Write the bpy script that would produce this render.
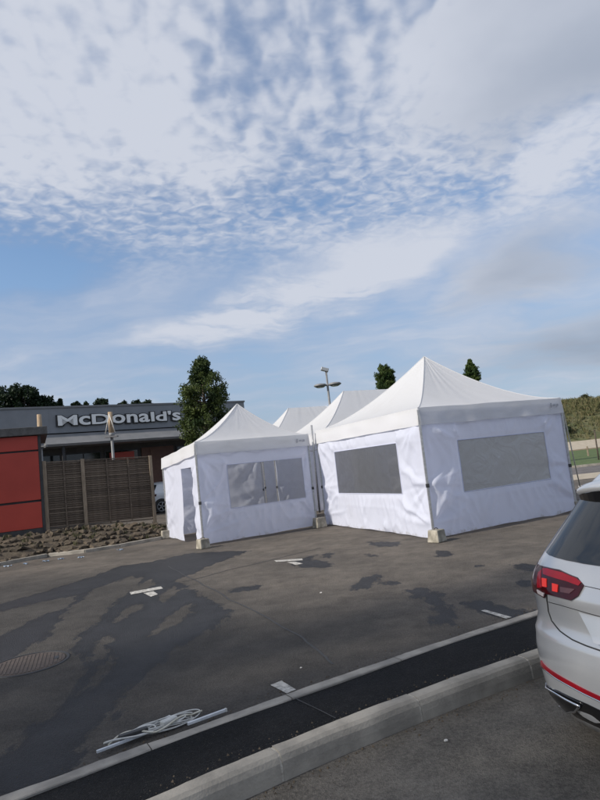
import bpy, bmesh, math, random
import numpy as np
from mathutils import Vector, Matrix, noise

random.seed(7)
scene = bpy.context.scene
for o in list(bpy.data.objects):
    bpy.data.objects.remove(o)
COL = scene.collection

# ------------------------------------------------------------------ camera
ROLL, PITCH, FPX, CAMZ = math.radians(6.1), math.radians(6.2), 600.0, 1.6
cam_data = bpy.data.cameras.new('camera')
cam_data.sensor_fit = 'VERTICAL'
cam_data.sensor_height = 24.0
cam_data.lens = FPX / 800 * 24.0
cam_data.clip_start = 0.05
cam_data.clip_end = 3000
cam = bpy.data.objects.new('camera', cam_data)
COL.objects.link(cam)
cR, sR, cP, sP = math.cos(ROLL), math.sin(ROLL), math.cos(PITCH), math.sin(PITCH)
XH, UH, FH = Vector((1, 0, 0)), Vector((0, -sP, cP)), Vector((0, cP, sP))
CX, CY, CZ = XH * cR - UH * sR, XH * sR + UH * cR, -FH
cam.matrix_world = Matrix(((CX.x, CY.x, CZ.x, 0), (CX.y, CY.y, CZ.y, 0), (CX.z, CY.z, CZ.z, CAMZ), (0, 0, 0, 1)))
scene.camera = cam

# ------------------------------------------------------------------ light
SUN_EL = math.radians(31)
SUN_H = Vector((-0.893, -0.450, 0)).normalized()          # towards the sun
SUN_DIR = (SUN_H * math.cos(SUN_EL) + Vector((0, 0, math.sin(SUN_EL)))).normalized()
sun_data = bpy.data.lights.new('sun', 'SUN')
sun_data.energy = 4.3
sun_data.angle = math.radians(1.5)
sun_data.color = (1.0, 0.93, 0.83)
sun = bpy.data.objects.new('sun', sun_data)
COL.objects.link(sun)
sun.rotation_euler = SUN_DIR.to_track_quat('Z', 'Y').to_euler()
sun.location = (-20, -10, 20)

scene.view_settings.view_transform = 'Standard'
scene.view_settings.look = 'None'
scene.view_settings.exposure = 0.2
scene.view_settings.gamma = 1.0
scene.view_settings.use_curve_mapping = False


# small node helper -------------------------------------------------
class NT:
    def __init__(self, tree):
        self.t = tree
        tree.nodes.clear()

    def n(self, kind, **kw):
        nd = self.t.nodes.new(kind)
        for k, v in kw.items():
            if k.startswith('i_'):
                key = k[2:]
                key = int(key) if key.isdigit() else key.replace('_', ' ')
                sock = nd.inputs[key]
                if hasattr(v, 'is_output') or isinstance(v, bpy.types.NodeSocket):
                    self.t.links.new(v, sock)
                else:
                    sock.default_value = v
            else:
                setattr(nd, k, v)
        return nd

    def link(self, a, b):
        self.t.links.new(a, b)

    def math(self, op, a, b=None, c=None, clamp=False):
        nd = self.t.nodes.new('ShaderNodeMath')
        nd.operation = op
        nd.use_clamp = clamp
        for i, v in enumerate((a, b, c)):
            if v is None:
                continue
            if isinstance(v, bpy.types.NodeSocket):
                self.t.links.new(v, nd.inputs[i])
            else:
                nd.inputs[i].default_value = v
        return nd.outputs[0]

    def step(self, x, e0, e1):
        nd = self.t.nodes.new('ShaderNodeMapRange')
        nd.interpolation_type = 'SMOOTHSTEP'
        self.t.links.new(x, nd.inputs['Value'])
        nd.inputs['From Min'].default_value = e0
        nd.inputs['From Max'].default_value = e1
        return nd.outputs['Result']

    def mix(self, f, a, b):
        nd = self.t.nodes.new('ShaderNodeMix')
        nd.data_type = 'RGBA'
        nd.clamp_factor = True
        for i, v in ((0, f), (6, a), (7, b)):
            if isinstance(v, bpy.types.NodeSocket):
                self.t.links.new(v, nd.inputs[i])
            else:
                nd.inputs[i].default_value = v if i == 0 else (*v[:3], 1)
        return nd.outputs[2]


# ------------------------------------------------------------------ sky with high cloud
world = bpy.data.worlds.new('World')
scene.world = world
world.use_nodes = True
W = NT(world.node_tree)
out = W.n('ShaderNodeOutputWorld')
bg = W.n('ShaderNodeBackground')
SKY_STRENGTH = 0.15
bg.inputs['Strength'].default_value = SKY_STRENGTH
W.link(bg.outputs[0], out.inputs[0])
sky = W.n('ShaderNodeTexSky')
sky.sky_type = 'NISHITA'
sky.sun_disc = False
sky.sun_elevation = SUN_EL
sky.sun_rotation = math.atan2(SUN_H.x, SUN_H.y)
sky.air_density = 1.0
sky.dust_density = 1.4
sky.ozone_density = 1.5
tc = W.n('ShaderNodeTexCoord')
sep = W.n('ShaderNodeSeparateXYZ')
W.link(tc.outputs['Generated'], sep.inputs[0])
zz = W.math('ADD', W.math('MAXIMUM', sep.outputs['Z'], 0.0), 0.16)
px_ = W.math('DIVIDE', sep.outputs['X'], zz)
py_ = W.math('DIVIDE', sep.outputs['Y'], zz)
comb = W.n('ShaderNodeCombineXYZ')
W.link(px_, comb.inputs[0])
W.link(py_, comb.inputs[1])
P0 = comb.outputs[0]


def wnoise(vec, scale, detail, rough=0.5, off=(0, 0, 0), rot=0.0, sc=(1, 1, 1), dist=0.0):
    mp = W.n('ShaderNodeMapping')
    mp.inputs['Location'].default_value = off
    mp.inputs['Rotation'].default_value = (0, 0, rot)
    mp.inputs['Scale'].default_value = sc
    W.link(vec, mp.inputs[0])
    nz = W.n('ShaderNodeTexNoise')
    nz.inputs['Scale'].default_value = scale
    nz.inputs['Detail'].default_value = detail
    nz.inputs['Roughness'].default_value = rough
    nz.inputs['Distortion'].default_value = dist
    W.link(mp.outputs[0], nz.inputs['Vector'])
    return nz.outputs['Fac']


def pdir(x, y):
    """plane coordinates of the cloud layer seen at a picture point (direction only)"""
    u, v = (x - 300) / FPX, (400 - y) / FPX
    a, b = u * cR + v * sR, -u * sR + v * cR
    d = Vector((a, cP - b * sP, sP + b * cP)).normalized()
    return d.x / (max(d.z, 0) + 0.16), d.y / (max(d.z, 0) + 0.16)


def blob(x, y, rx, ry, rot):
    """soft elliptical bank of cloud in layer coordinates"""
    cx, cy = pdir(x, y)
    mp = W.n('ShaderNodeMapping')
    mp.vector_type = 'TEXTURE'
    mp.inputs['Location'].default_value = (cx, cy, 0)
    mp.inputs['Rotation'].default_value = (0, 0, rot)
    mp.inputs['Scale'].default_value = (rx, ry, 1)
    W.link(warp, mp.inputs[0])
    ln = W.n('ShaderNodeVectorMath', operation='LENGTH')
    W.link(mp.outputs[0], ln.inputs[0])
    return W.math('SUBTRACT', 1.0, W.step(ln.outputs['Value'], 0.0, 1.0))


# large scale warp so that cloud banks have drawn-out, ragged outlines
wn = W.n('ShaderNodeTexNoise')
wn.inputs['Scale'].default_value = 1.6
wn.inputs['Detail'].default_value = 5
W.link(P0, wn.inputs['Vector'])
wsub = W.n('ShaderNodeVectorMath', operation='SUBTRACT')
W.link(wn.outputs['Color'], wsub.inputs[0])
wsub.inputs[1].default_value = (0.5, 0.5, 0.5)
wscale = W.n('ShaderNodeVectorMath', operation='SCALE')
W.link(wsub.outputs[0], wscale.inputs[0])
wscale.inputs['Scale'].default_value = 0.75
wadd = W.n('ShaderNodeVectorMath', operation='ADD')
W.link(P0, wadd.inputs[0])
W.link(wscale.outputs[0], wadd.inputs[1])
warp = wadd.outputs[0]

def bank_of_cloud(p1, p2, width, soft=0.0):
    """drawn-out bank of cloud between two sighted points"""
    a_, b_ = Vector(pdir(*p1)), Vector(pdir(*p2))
    c_ = (a_ + b_) / 2
    d_ = b_ - a_
    mp = W.n('ShaderNodeMapping')
    mp.vector_type = 'TEXTURE'
    mp.inputs['Location'].default_value = (c_.x, c_.y, 0)
    mp.inputs['Rotation'].default_value = (0, 0, math.atan2(d_.y, d_.x))
    mp.inputs['Scale'].default_value = (d_.length / 2, width, 1)
    W.link(warp, mp.inputs[0])
    ln = W.n('ShaderNodeVectorMath', operation='LENGTH')
    W.link(mp.outputs[0], ln.inputs[0])
    return W.math('SUBTRACT', 1.0, W.step(ln.outputs['Value'], soft, 1.0))


big = wnoise(warp, 0.9, 4, 0.5, off=(3.1, 0.7, 0))
mack = wnoise(P0, 16.0, 1.5, 0.45, rot=0.12, sc=(1.4, 0.8, 1), dist=0.35)
mack2 = wnoise(P0, 27.0, 2.0, 0.5, rot=-0.5, sc=(0.9, 1.1, 1), dist=0.5)
fine = wnoise(P0, 60.0, 2, 0.5, dist=0.3)
streak = wnoise(warp, 2.6, 7, 0.55, rot=-0.75, sc=(0.3, 1.6, 1))
patchy = wnoise(warp, 2.3, 3, 0.5, off=(7.3, 2.2, 0))
# dappled field (altocumulus): big soft cells high up, small ripples lower
hi2 = W.step(sep.outputs['Z'], 0.38, 0.56)
wa_ = W.math('ADD', W.math('MULTIPLY', hi2, 0.62), 0.12)
cells = W.math('ADD', W.math('MULTIPLY', mack, wa_), W.math('MULTIPLY', mack2, W.math('SUBTRACT', 1.0, wa_)))
m_field = W.math('ADD', W.math('MULTIPLY', cells, 0.96), W.math('MULTIPLY', fine, 0.04))
dapple = W.step(W.math('ADD', m_field, W.math('MULTIPLY', W.math('SUBTRACT', patchy, 0.5), 0.35)), 0.16, 0.84)
gapA = bank_of_cloud((-140, 288), (165, 262), 0.30)
gapB = bank_of_cloud((180, 170), (420, 90), 0.45)
gapC = bank_of_cloud((420, 330), (680, 210), 0.42)
gapD = bank_of_cloud((-60, 40), (180, 230), 0.22)
veilA = W.math('MULTIPLY', bank_of_cloud((110, 370), (560, 205), 0.25), W.step(W.math('ADD', streak, W.math('MULTIPLY', patchy, 0.4)), 0.42, 0.85))
veilA2 = bank_of_cloud((480, 235), (700, 90), 0.22)
veilB = bank_of_cloud((430, -60), (720, 110), 0.62)
veilC = bank_of_cloud((380, 372), (860, 330), 0.8)
veilD = blob(60, 100, 0.75, 0.65, 0.0)
cover = W.math('ADD', W.math('MULTIPLY', big, 0.4), 0.30)
for v_, k_ in ((gapA, -0.85), (gapB, -0.12), (gapC, 0.45), (gapD, -0.10), (veilA, 0.80), (veilA2, 0.40), (veilB, 0.42), (veilC, 0.30), (veilD, 0.26)):
    cover = W.math('ADD', cover, W.math('MULTIPLY', v_, k_))
cover = W.math('ADD', cover, W.math('MULTIPLY', W.math('SUBTRACT', patchy, 0.5), 0.5))
cover = W.math('ADD', cover, W.math('MULTIPLY', W.step(sep.outputs['Z'], 0.34, 0.55), 0.24))
cover = W.math('ADD', cover, W.math('MULTIPLY', W.math('SUBTRACT', streak, 0.5), 0.60))
high = W.step(sep.outputs['Z'], 0.29, 0.42)
dw = W.math('MULTIPLY', high, W.math('SUBTRACT', 1.0, W.math('ADD', W.math('ADD', W.math('MULTIPLY', veilA, 0.9), W.math('MULTIPLY', veilA2, 0.5)), W.math('MULTIPLY', veilB, 0.8)), clamp=True))
ddelta = W.math('MULTIPLY', W.math('SUBTRACT', dapple, 0.47), W.math('MULTIPLY', dw, 0.54))
dens = W.math('ADD', cover, ddelta, clamp=True)
alpha = W.math('MULTIPLY', W.step(dens, -0.08, 0.95), 0.95)
# thin lit cloud is bright, the thick sheets are greyer
thick = W.math('ADD', W.math('MULTIPLY', veilB, 0.80), W.math('MULTIPLY', veilC, 1.0), clamp=True)
thick = W.math('ADD', thick, W.math('MULTIPLY', gapC, 0.75), clamp=True)
thick = W.math('SUBTRACT', thick, W.math('ADD', veilA, veilA2), clamp=True)
ccol = W.mix(W.step(W.math('ADD', dens, W.math('MULTIPLY', ddelta, 0.3)), 0.15, 0.95), (1.65, 2.1, 3.05), (3.65, 3.85, 4.35))
ccol = W.mix(W.math('MULTIPLY', thick, 0.85), ccol, (1.6, 1.9, 2.45))
# clear sky, softened towards grey-blue by haze low down
hz = W.math('SUBTRACT', 1.0, W.step(sep.outputs['Z'], 0.02, 0.42))
skyc = W.n('ShaderNodeMix', data_type='RGBA', blend_type='MULTIPLY')
skyc.inputs[0].default_value = 1.0
W.link(sky.outputs[0], skyc.inputs[6])
skyc.inputs[7].default_value = (0.86, 0.95, 1.02, 1)
skyb = W.mix(W.math('MULTIPLY', hz, 0.6), skyc.outputs[2], (1.75, 2.3, 3.2))
W.link(W.mix(alpha, skyb, ccol), bg.inputs['Color'])


# ------------------------------------------------------------------ pixel -> place
def ray(x, y):
    u, v = (x - 300) / FPX, (400 - y) / FPX
    a, b = u * cR + v * sR, -u * sR + v * cR
    return Vector((a, cP - b * sP, sP + b * cP))


def g(x, y, z=0.0):
    d = ray(x, y)
    t = (z - CAMZ) / d.z
    return Vector((d.x * t, d.y * t, z))


def at(x, y, Y):
    d = ray(x, y)
    t = Y / d.y
    return Vector((d.x * t, Y, CAMZ + d.z * t))


def on_plane(x, y, A, B):
    """(u along A->B, z) where the sight line meets the upright plane through A and B"""
    d = ray(x, y)
    e = Vector((B.x - A.x, B.y - A.y))
    den = d.x * e.y - d.y * e.x
    t = (A.x * e.y - A.y * e.x) / den
    u = ((d.x * t - A.x) * e.x + (d.y * t - A.y) * e.y) / e.length_squared
    return u, CAMZ + d.z * t


# ------------------------------------------------------------------ materials
MATS = {}


def new_mat(name):
    m = bpy.data.materials.new(name)
    m.use_nodes = True
    t = NT(m.node_tree)
    MATS[name] = m
    return m, t


def simple(name, c1, c2=None, rough=0.7, scale=8.0, detail=4, bump=0.0, bscale=None, metallic=0.0, spec=0.5,
           rnd=0.0, coat=0.0, coords='Object', transmission=0.0, aniso=None):
    m, t = new_mat(name)
    o = t.n('ShaderNodeOutputMaterial')
    p = t.n('ShaderNodeBsdfPrincipled')
    t.link(p.outputs[0], o.inputs[0])
    tcn = t.n('ShaderNodeTexCoord')
    vec = tcn.outputs[coords]
    if aniso:
        mp = t.n('ShaderNodeMapping')
        mp.inputs['Scale'].default_value = aniso
        t.link(vec, mp.inputs[0])
        vec = mp.outputs[0]
    c2 = c2 or c1
    nz = t.n('ShaderNodeTexNoise')
    nz.inputs['Scale'].default_value = scale
    nz.inputs['Detail'].default_value = detail
    nz.inputs['Roughness'].default_value = 0.6
    t.link(vec, nz.inputs['Vector'])
    f = t.step(nz.outputs['Fac'], 0.32, 0.68)
    if rnd:
        oi = t.n('ShaderNodeObjectInfo')
        f = t.math('ADD', t.math('MULTIPLY', f, 1 - rnd), t.math('MULTIPLY', oi.outputs['Random'], rnd))
    t.link(t.mix(f, c1, c2), p.inputs['Base Color'])
    p.inputs['Roughness'].default_value = rough
    p.inputs['Metallic'].default_value = metallic
    p.inputs['Specular IOR Level'].default_value = spec
    if coat:
        p.inputs['Coat Weight'].default_value = coat
        p.inputs['Coat Roughness'].default_value = 0.06
    if bump:
        nb = t.n('ShaderNodeTexNoise')
        nb.inputs['Scale'].default_value = bscale or scale * 4
        nb.inputs['Detail'].default_value = 5
        t.link(vec, nb.inputs['Vector'])
        b = t.n('ShaderNodeBump')
        b.inputs['Strength'].default_value = bump
        b.inputs['Distance'].default_value = 0.02
        t.link(nb.outputs['Fac'], b.inputs['Height'])
        t.link(b.outputs[0], p.inputs['Normal'])
    return m


def fabric(name, col, trans=0.28, bump=0.3):
    m, t = new_mat(name)
    o = t.n('ShaderNodeOutputMaterial')
    p = t.n('ShaderNodeBsdfPrincipled')
    tr = t.n('ShaderNodeBsdfTranslucent')
    mx = t.n('ShaderNodeMixShader')
    mx.inputs[0].default_value = trans
    t.link(p.outputs[0], mx.inputs[1])
    t.link(tr.outputs[0], mx.inputs[2])
    t.link(mx.outputs[0], o.inputs[0])
    tcn = t.n('ShaderNodeTexCoord')
    # faint grime
    n1 = t.n('ShaderNodeTexNoise', i_Scale=1.3, i_Detail=6.0)
    t.link(tcn.outputs['Object'], n1.inputs['Vector'])
    dirt = t.step(n1.outputs['Fac'], 0.5, 0.85)
    c = t.mix(t.math('MULTIPLY', dirt, 0.5), col, [v * 0.9 for v in (col[0], col[1] * 0.985, col[2] * 0.95)])
    # mud splashes along the hem
    n3 = t.n('ShaderNodeTexNoise', i_Scale=7.0, i_Detail=8.0, i_Roughness=0.7)
    t.link(tcn.outputs['Object'], n3.inputs['Vector'])
    sz_ = t.n('ShaderNodeSeparateXYZ')
    t.link(tcn.outputs['Object'], sz_.inputs[0])
    mud = t.step(t.math('SUBTRACT', n3.outputs['Fac'], t.math('MULTIPLY', sz_.outputs['Z'], 1.6)), 0.36, 0.62)
    c = t.mix(t.math('MULTIPLY', mud, 0.6), c, (0.34, 0.31, 0.26))
    t.link(c, p.inputs['Base Color'])
    t.link(c, tr.inputs['Color'])
    p.inputs['Roughness'].default_value = 0.55
    p.inputs['Specular IOR Level'].default_value = 0.3
    # creases left by folding plus soft puckers
    n2 = t.n('ShaderNodeTexNoise', i_Scale=3.0, i_Detail=3.0, i_Roughness=0.5, i_Distortion=0.6)
    t.link(tcn.outputs['Object'], n2.inputs['Vector'])
    v1 = t.n('ShaderNodeTexVoronoi', feature='DISTANCE_TO_EDGE', i_Scale=1.9)
    wv = t.n('ShaderNodeVectorMath', operation='ADD')
    t.link(tcn.outputs['Object'], wv.inputs[0])
    sc = t.n('ShaderNodeVectorMath', operation='SCALE')
    sc.inputs['Scale'].default_value = 0.25
    t.link(n2.outputs['Color'], sc.inputs[0])
    t.link(sc.outputs[0], wv.inputs[1])
    t.link(wv.outputs[0], v1.inputs['Vector'])
    crease = t.step(v1.outputs['Distance'], 0.0, 0.035)
    h = t.math('ADD', t.math('MULTIPLY', n2.outputs['Fac'], 1.0), t.math('MULTIPLY', crease, 0.10))
    b = t.n('ShaderNodeBump', i_Strength=bump, i_Distance=0.05)
    t.link(h, b.inputs['Height'])
    t.link(b.outputs[0], p.inputs['Normal'])
    t.link(b.outputs[0], tr.inputs['Normal'])
    return m


def foliage(name, c1, c2, trans=0.25):
    m, t = new_mat(name)
    o = t.n('ShaderNodeOutputMaterial')
    d = t.n('ShaderNodeBsdfPrincipled')
    tr = t.n('ShaderNodeBsdfTranslucent')
    mx = t.n('ShaderNodeMixShader')
    mx.inputs[0].default_value = trans
    tcn = t.n('ShaderNodeTexCoord')
    n1 = t.n('ShaderNodeTexNoise', i_Scale=2.2, i_Detail=5.0)
    t.link(tcn.outputs['Object'], n1.inputs['Vector'])
    c = t.mix(t.step(n1.outputs['Fac'], 0.35, 0.65), c1, c2)
    t.link(c, d.inputs['Base Color'])
    t.link(c, tr.inputs['Color'])
    d.inputs['Roughness'].default_value = 0.6
    d.inputs['Specular IOR Level'].default_value = 0.25
    t.link(d.outputs[0], mx.inputs[1])
    t.link(tr.outputs[0], mx.inputs[2])
    t.link(mx.outputs[0], o.inputs[0])
    return m


def pane_mat(name, col, transp, rough=0.12):
    m, t = new_mat(name)
    o = t.n('ShaderNodeOutputMaterial')
    p = t.n('ShaderNodeBsdfPrincipled')
    p.inputs['Base Color'].default_value = (*col, 1)
    p.inputs['Roughness'].default_value = rough
    tcn = t.n('ShaderNodeTexCoord')
    nb = t.n('ShaderNodeTexNoise', i_Scale=1.8, i_Detail=5.0, i_Distortion=1.6)
    t.link(tcn.outputs['Object'], nb.inputs['Vector'])
    b = t.n('ShaderNodeBump', i_Strength=0.5, i_Distance=0.06)
    t.link(nb.outputs['Fac'], b.inputs['Height'])
    t.link(b.outputs[0], p.inputs['Normal'])
    tr = t.n('ShaderNodeBsdfTransparent')
    tr.inputs['Color'].default_value = (0.9, 0.9, 0.88, 1)
    mx = t.n('ShaderNodeMixShader')
    t.link(t.math('ADD', transp, t.math('MULTIPLY', t.math('SUBTRACT', nb.outputs['Fac'], 0.5), 0.25), clamp=True), mx.inputs[0])
    t.link(p.outputs[0], mx.inputs[1])
    t.link(tr.outputs[0], mx.inputs[2])
    t.link(mx.outputs[0], o.inputs[0])
    return m


def asphalt(name, dry, dry2, wetc=None, rough=0.85, agg=0.5, grit=0.8, spec=0.3):
    m, t = new_mat(name)
    o = t.n('ShaderNodeOutputMaterial')
    p = t.n('ShaderNodeBsdfPrincipled')
    t.link(p.outputs[0], o.inputs[0])
    tcn = t.n('ShaderNodeTexCoord')
    V = tcn.outputs['Object']
    big_ = t.n('ShaderNodeTexNoise', i_Scale=0.55, i_Detail=7.0, i_Roughness=0.6)
    med = t.n('ShaderNodeTexNoise', i_Scale=6.0, i_Detail=6.0, i_Roughness=0.65)
    fin = t.n('ShaderNodeTexNoise', i_Scale=48.0, i_Detail=6.0, i_Roughness=0.85)
    dirt = t.n('ShaderNodeTexNoise', i_Scale=1.7, i_Detail=8.0, i_Roughness=0.7)
    vor = t.n('ShaderNodeTexVoronoi', i_Scale=95.0)
    for q in (big_, med, fin, vor, dirt):
        t.link(V, q.inputs['Vector'])
    base = t.mix(t.step(big_.outputs['Fac'], 0.35, 0.65), dry, dry2)
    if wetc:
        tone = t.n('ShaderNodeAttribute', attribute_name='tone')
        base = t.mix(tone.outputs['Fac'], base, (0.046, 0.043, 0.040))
    gk = t.math('MULTIPLY', t.math('SUBTRACT', t.step(fin.outputs['Fac'], 0.30, 0.70), 0.5), 0.75 * grit)
    dk_ = t.math('MULTIPLY', t.math('SUBTRACT', t.step(dirt.outputs['Fac'], 0.33, 0.67), 0.5), 0.34)
    mk_ = t.math('MULTIPLY', t.math('SUBTRACT', t.step(med.outputs['Fac'], 0.33, 0.67), 0.5), 0.22)
    k = t.math('ADD', t.math('ADD', 1.0, gk), t.math('ADD', dk_, mk_))
    # pale stone chips
    chip = t.math('MULTIPLY', t.math('SUBTRACT', 1.0, t.step(vor.outputs['Distance'], 0.10, 0.32)), agg)
    sepc = t.n('ShaderNodeSeparateColor')
    t.link(vor.outputs['Color'], sepc.inputs[0])
    chip = t.math('MULTIPLY', chip, t.step(sepc.outputs[0], 0.55, 1.0))
    mul = t.n('ShaderNodeMix', data_type='RGBA', blend_type='MULTIPLY')
    mul.inputs[0].default_value = 1
    t.link(base, mul.inputs[6])
    kc = t.n('ShaderNodeCombineColor')
    for i in range(3):
        t.link(k, kc.inputs[i])
    t.link(kc.outputs[0], mul.inputs[7])
    colr = t.mix(t.math('MULTIPLY', chip, 0.5), mul.outputs[2], (0.22, 0.20, 0.17))
    p.inputs['Roughness'].default_value = rough
    p.inputs['Specular IOR Level'].default_value = spec
    if wetc:
        wa = t.n('ShaderNodeAttribute', attribute_name='wet')
        en = t.n('ShaderNodeTexNoise', i_Scale=5.0, i_Detail=8.0, i_Roughness=0.72)
        emp = t.n('ShaderNodeMapping')
        emp.inputs['Rotation'].default_value = (0, 0, math.radians(14))
        emp.inputs['Scale'].default_value = (1.35, 0.55, 1)
        t.link(V, emp.inputs[0])
        t.link(emp.outputs[0], en.inputs['Vector'])
        dd = t.math('ADD', wa.outputs['Fac'], t.math('MULTIPLY', t.math('SUBTRACT', en.outputs['Fac'], 0.5), 0.62))
        wet = t.math('SUBTRACT', 1.0, t.step(dd, -0.03, 0.012))
        rim = t.math('MULTIPLY', wet, t.step(dd, -0.14, -0.02))
        wcol = t.mix(rim, [v * 1.15 for v in wetc], [v * 0.72 for v in wetc])
        wk = t.n('ShaderNodeMix', data_type='RGBA', blend_type='MULTIPLY')
        wk.inputs[0].default_value = 1
        t.link(wcol, wk.inputs[6])
        t.link(kc.outputs[0], wk.inputs[7])
        colr = t.mix(t.math('MULTIPLY', wet, 0.94), colr, wk.outputs[2])
        t.link(t.math('SUBTRACT', rough, t.math('MULTIPLY', wet, 0.26)), p.inputs['Roughness'])
    t.link(colr, p.inputs['Base Color'])
    b = t.n('ShaderNodeBump', i_Strength=0.9, i_Distance=0.010)
    t.link(t.math('ADD', fin.outputs['Fac'], t.math('MULTIPLY', vor.outputs['Distance'], 0.7)), b.inputs['Height'])
    t.link(b.outputs[0], p.inputs['Normal'])
    return m


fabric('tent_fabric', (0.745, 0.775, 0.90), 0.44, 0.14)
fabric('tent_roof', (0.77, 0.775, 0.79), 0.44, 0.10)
pane_mat('pvc_window', (0.085, 0.085, 0.08), 0.42)
pane_mat('pvc_clear', (0.10, 0.10, 0.095), 0.80)
pane_mat('pvc_milky', (0.40, 0.39, 0.36), 0.24)
simple('mark_grey', (0.30, 0.31, 0.34), (0.42, 0.43, 0.46), 0.7, 40)
simple('aluminium', (0.42, 0.42, 0.42), (0.55, 0.55, 0.55), 0.4, 20, metallic=0.8)
simple('black_plastic', (0.02, 0.02, 0.02), (0.03, 0.03, 0.03), 0.5, 20)
simple('block_concrete', (0.20, 0.185, 0.15), (0.40, 0.37, 0.31), 0.9, 7, bump=0.5, bscale=60)
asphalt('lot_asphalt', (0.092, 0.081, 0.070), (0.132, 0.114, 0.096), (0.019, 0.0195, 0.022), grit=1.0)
asphalt('road_asphalt', (0.118, 0.108, 0.094), (0.155, 0.140, 0.121), None, 0.85, 0.9, grit=1.0)
asphalt('new_asphalt', (0.0075, 0.008, 0.009), (0.014, 0.014, 0.0155), None, 0.8, 0.7, grit=1.4, spec=0.15)
asphalt('far_asphalt', (0.11, 0.10, 0.10), (0.14, 0.13, 0.125), None, 0.85, 0.2)
simple('kerb_concrete', (0.20, 0.185, 0.16), (0.40, 0.365, 0.31), 0.9, 3.5, 10, bump=0.22, bscale=70, rnd=0.25)
simple('edging_concrete', (0.21, 0.195, 0.175), (0.38, 0.35, 0.305), 0.9, 5, 10, bump=0.2, bscale=80, rnd=0.25)
simple('mortar', (0.40, 0.37, 0.31), (0.5, 0.46, 0.4), 0.95, 20, bump=0.5)
simple('road_paint', (0.22, 0.21, 0.19), (0.56, 0.54, 0.50), 0.75, 22, 10, bump=0.4, bscale=90)
simple('tar', (0.02, 0.02, 0.021), (0.035, 0.034, 0.033), 0.6, 10)
simple('rust_iron', (0.05, 0.038, 0.031), (0.08, 0.06, 0.048), 0.7, 30, bump=0.3)
simple('red_panel', (0.35, 0.038, 0.022), (0.39, 0.044, 0.026), 0.5, 1.5)
simple('dark_trim', (0.022, 0.023, 0.025), (0.035, 0.035, 0.037), 0.6, 6)
simple('coping_grey', (0.05, 0.05, 0.05), (0.085, 0.085, 0.085), 0.7, 6, bump=0.2)
simple('fascia_grey', (0.19, 0.2, 0.215), (0.22, 0.23, 0.245), 0.55, 1.2)
simple('canopy_grey', (0.15, 0.155, 0.16), (0.19, 0.19, 0.195), 0.5, 1.5)
simple('letter_white', (0.78, 0.78, 0.76), (0.82, 0.82, 0.8), 0.45, 3)
simple('letter_return', (0.015, 0.015, 0.016), None, 0.5)
simple('facade_dark', (0.030, 0.027, 0.024), (0.045, 0.040, 0.036), 0.6, 3)
simple('facade_brown', (0.085, 0.035, 0.022), (0.11, 0.05, 0.03), 0.6, 3)
simple('glass_dark', (0.010, 0.012, 0.013), (0.014, 0.016, 0.017), 0.08, 2, spec=0.6)
simple('fence_wood', (0.05, 0.037, 0.028), (0.20, 0.155, 0.115), 0.85, 9, 6, bump=0.4, rnd=0.45, aniso=(1, 8, 8))
simple('post_wood', (0.20, 0.155, 0.11), (0.30, 0.24, 0.175), 0.85, 6, 6, bump=0.4, aniso=(8, 8, 1))
simple('mast_wood', (0.28, 0.20, 0.125), (0.40, 0.30, 0.20), 0.8, 6, 6, aniso=(8, 8, 1))
simple('rock', (0.035, 0.029, 0.021), (0.13, 0.10, 0.07), 0.9, 5, 8, bump=0.9, bscale=12, rnd=0.55)
simple('soil', (0.05, 0.038, 0.026), (0.10, 0.08, 0.055), 0.95, 8, 7, bump=0.8, bscale=20)
simple('blue_scrap', (0.22, 0.30, 0.42), (0.36, 0.44, 0.54), 0.5, 20)
simple('white_plastic', (0.48, 0.48, 0.45), (0.62, 0.61, 0.58), 0.45, 20)
simple('beige_cable', (0.50, 0.47, 0.38), (0.62, 0.6, 0.52), 0.5, 20)
simple('steel_white', (0.55, 0.57, 0.6), (0.68, 0.7, 0.72), 0.35, 20, metallic=0.2)
simple('bark', (0.05, 0.04, 0.03), (0.09, 0.07, 0.055), 0.9, 10, bump=0.6)
foliage('leaf_conifer', (0.022, 0.042, 0.013), (0.075, 0.10, 0.026))
foliage('leaf_dark', (0.010, 0.020, 0.010), (0.022, 0.04, 0.017), 0.15)
foliage('leaf_cypress', (0.03, 0.06, 0.018), (0.085, 0.12, 0.03))
foliage('leaf_bush', (0.045, 0.05, 0.025), (0.085, 0.085, 0.04))
foliage('dry_grass', (0.06, 0.072, 0.026), (0.145, 0.125, 0.06), 0.2)
simple('bank_ground', (0.05, 0.065, 0.022), (0.115, 0.105, 0.05), 0.95, 0.9, 9, bump=1.0, bscale=4)
simple('lawn', (0.045, 0.075, 0.018), (0.075, 0.11, 0.03), 0.95, 2.5, 8, bump=0.8, bscale=20)
simple('gravel_path', (0.30, 0.26, 0.20), (0.38, 0.33, 0.26), 0.95, 3, 7)
simple('ground_soil', (0.10, 0.10, 0.055), (0.16, 0.14, 0.09), 0.95, 0.3, 7)
simple('galvanised', (0.30, 0.31, 0.32), (0.4, 0.41, 0.42), 0.45, 14, metallic=0.6)
simple('lamp_grey', (0.16, 0.165, 0.17), (0.2, 0.2, 0.205), 0.5, 6)
simple('paint_silver', (0.50, 0.51, 0.525), (0.53, 0.54, 0.555), 0.28, 400, metallic=0.35, coat=1.0)
simple('paint_white', (0.62, 0.64, 0.66), (0.64, 0.66, 0.68), 0.35, 300, metallic=0.2, coat=1.0)
simple('car_glass', (0.012, 0.016, 0.02), (0.014, 0.018, 0.022), 0.04, 3, spec=0.7)
simple('gloss_black', (0.008, 0.008, 0.009), None, 0.12, 3)
simple('tyre', (0.018, 0.018, 0.018), (0.028, 0.028, 0.028), 0.85, 30)
simple('chrome', (0.75, 0.76, 0.78), None, 0.12, 3, metallic=1.0)
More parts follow.
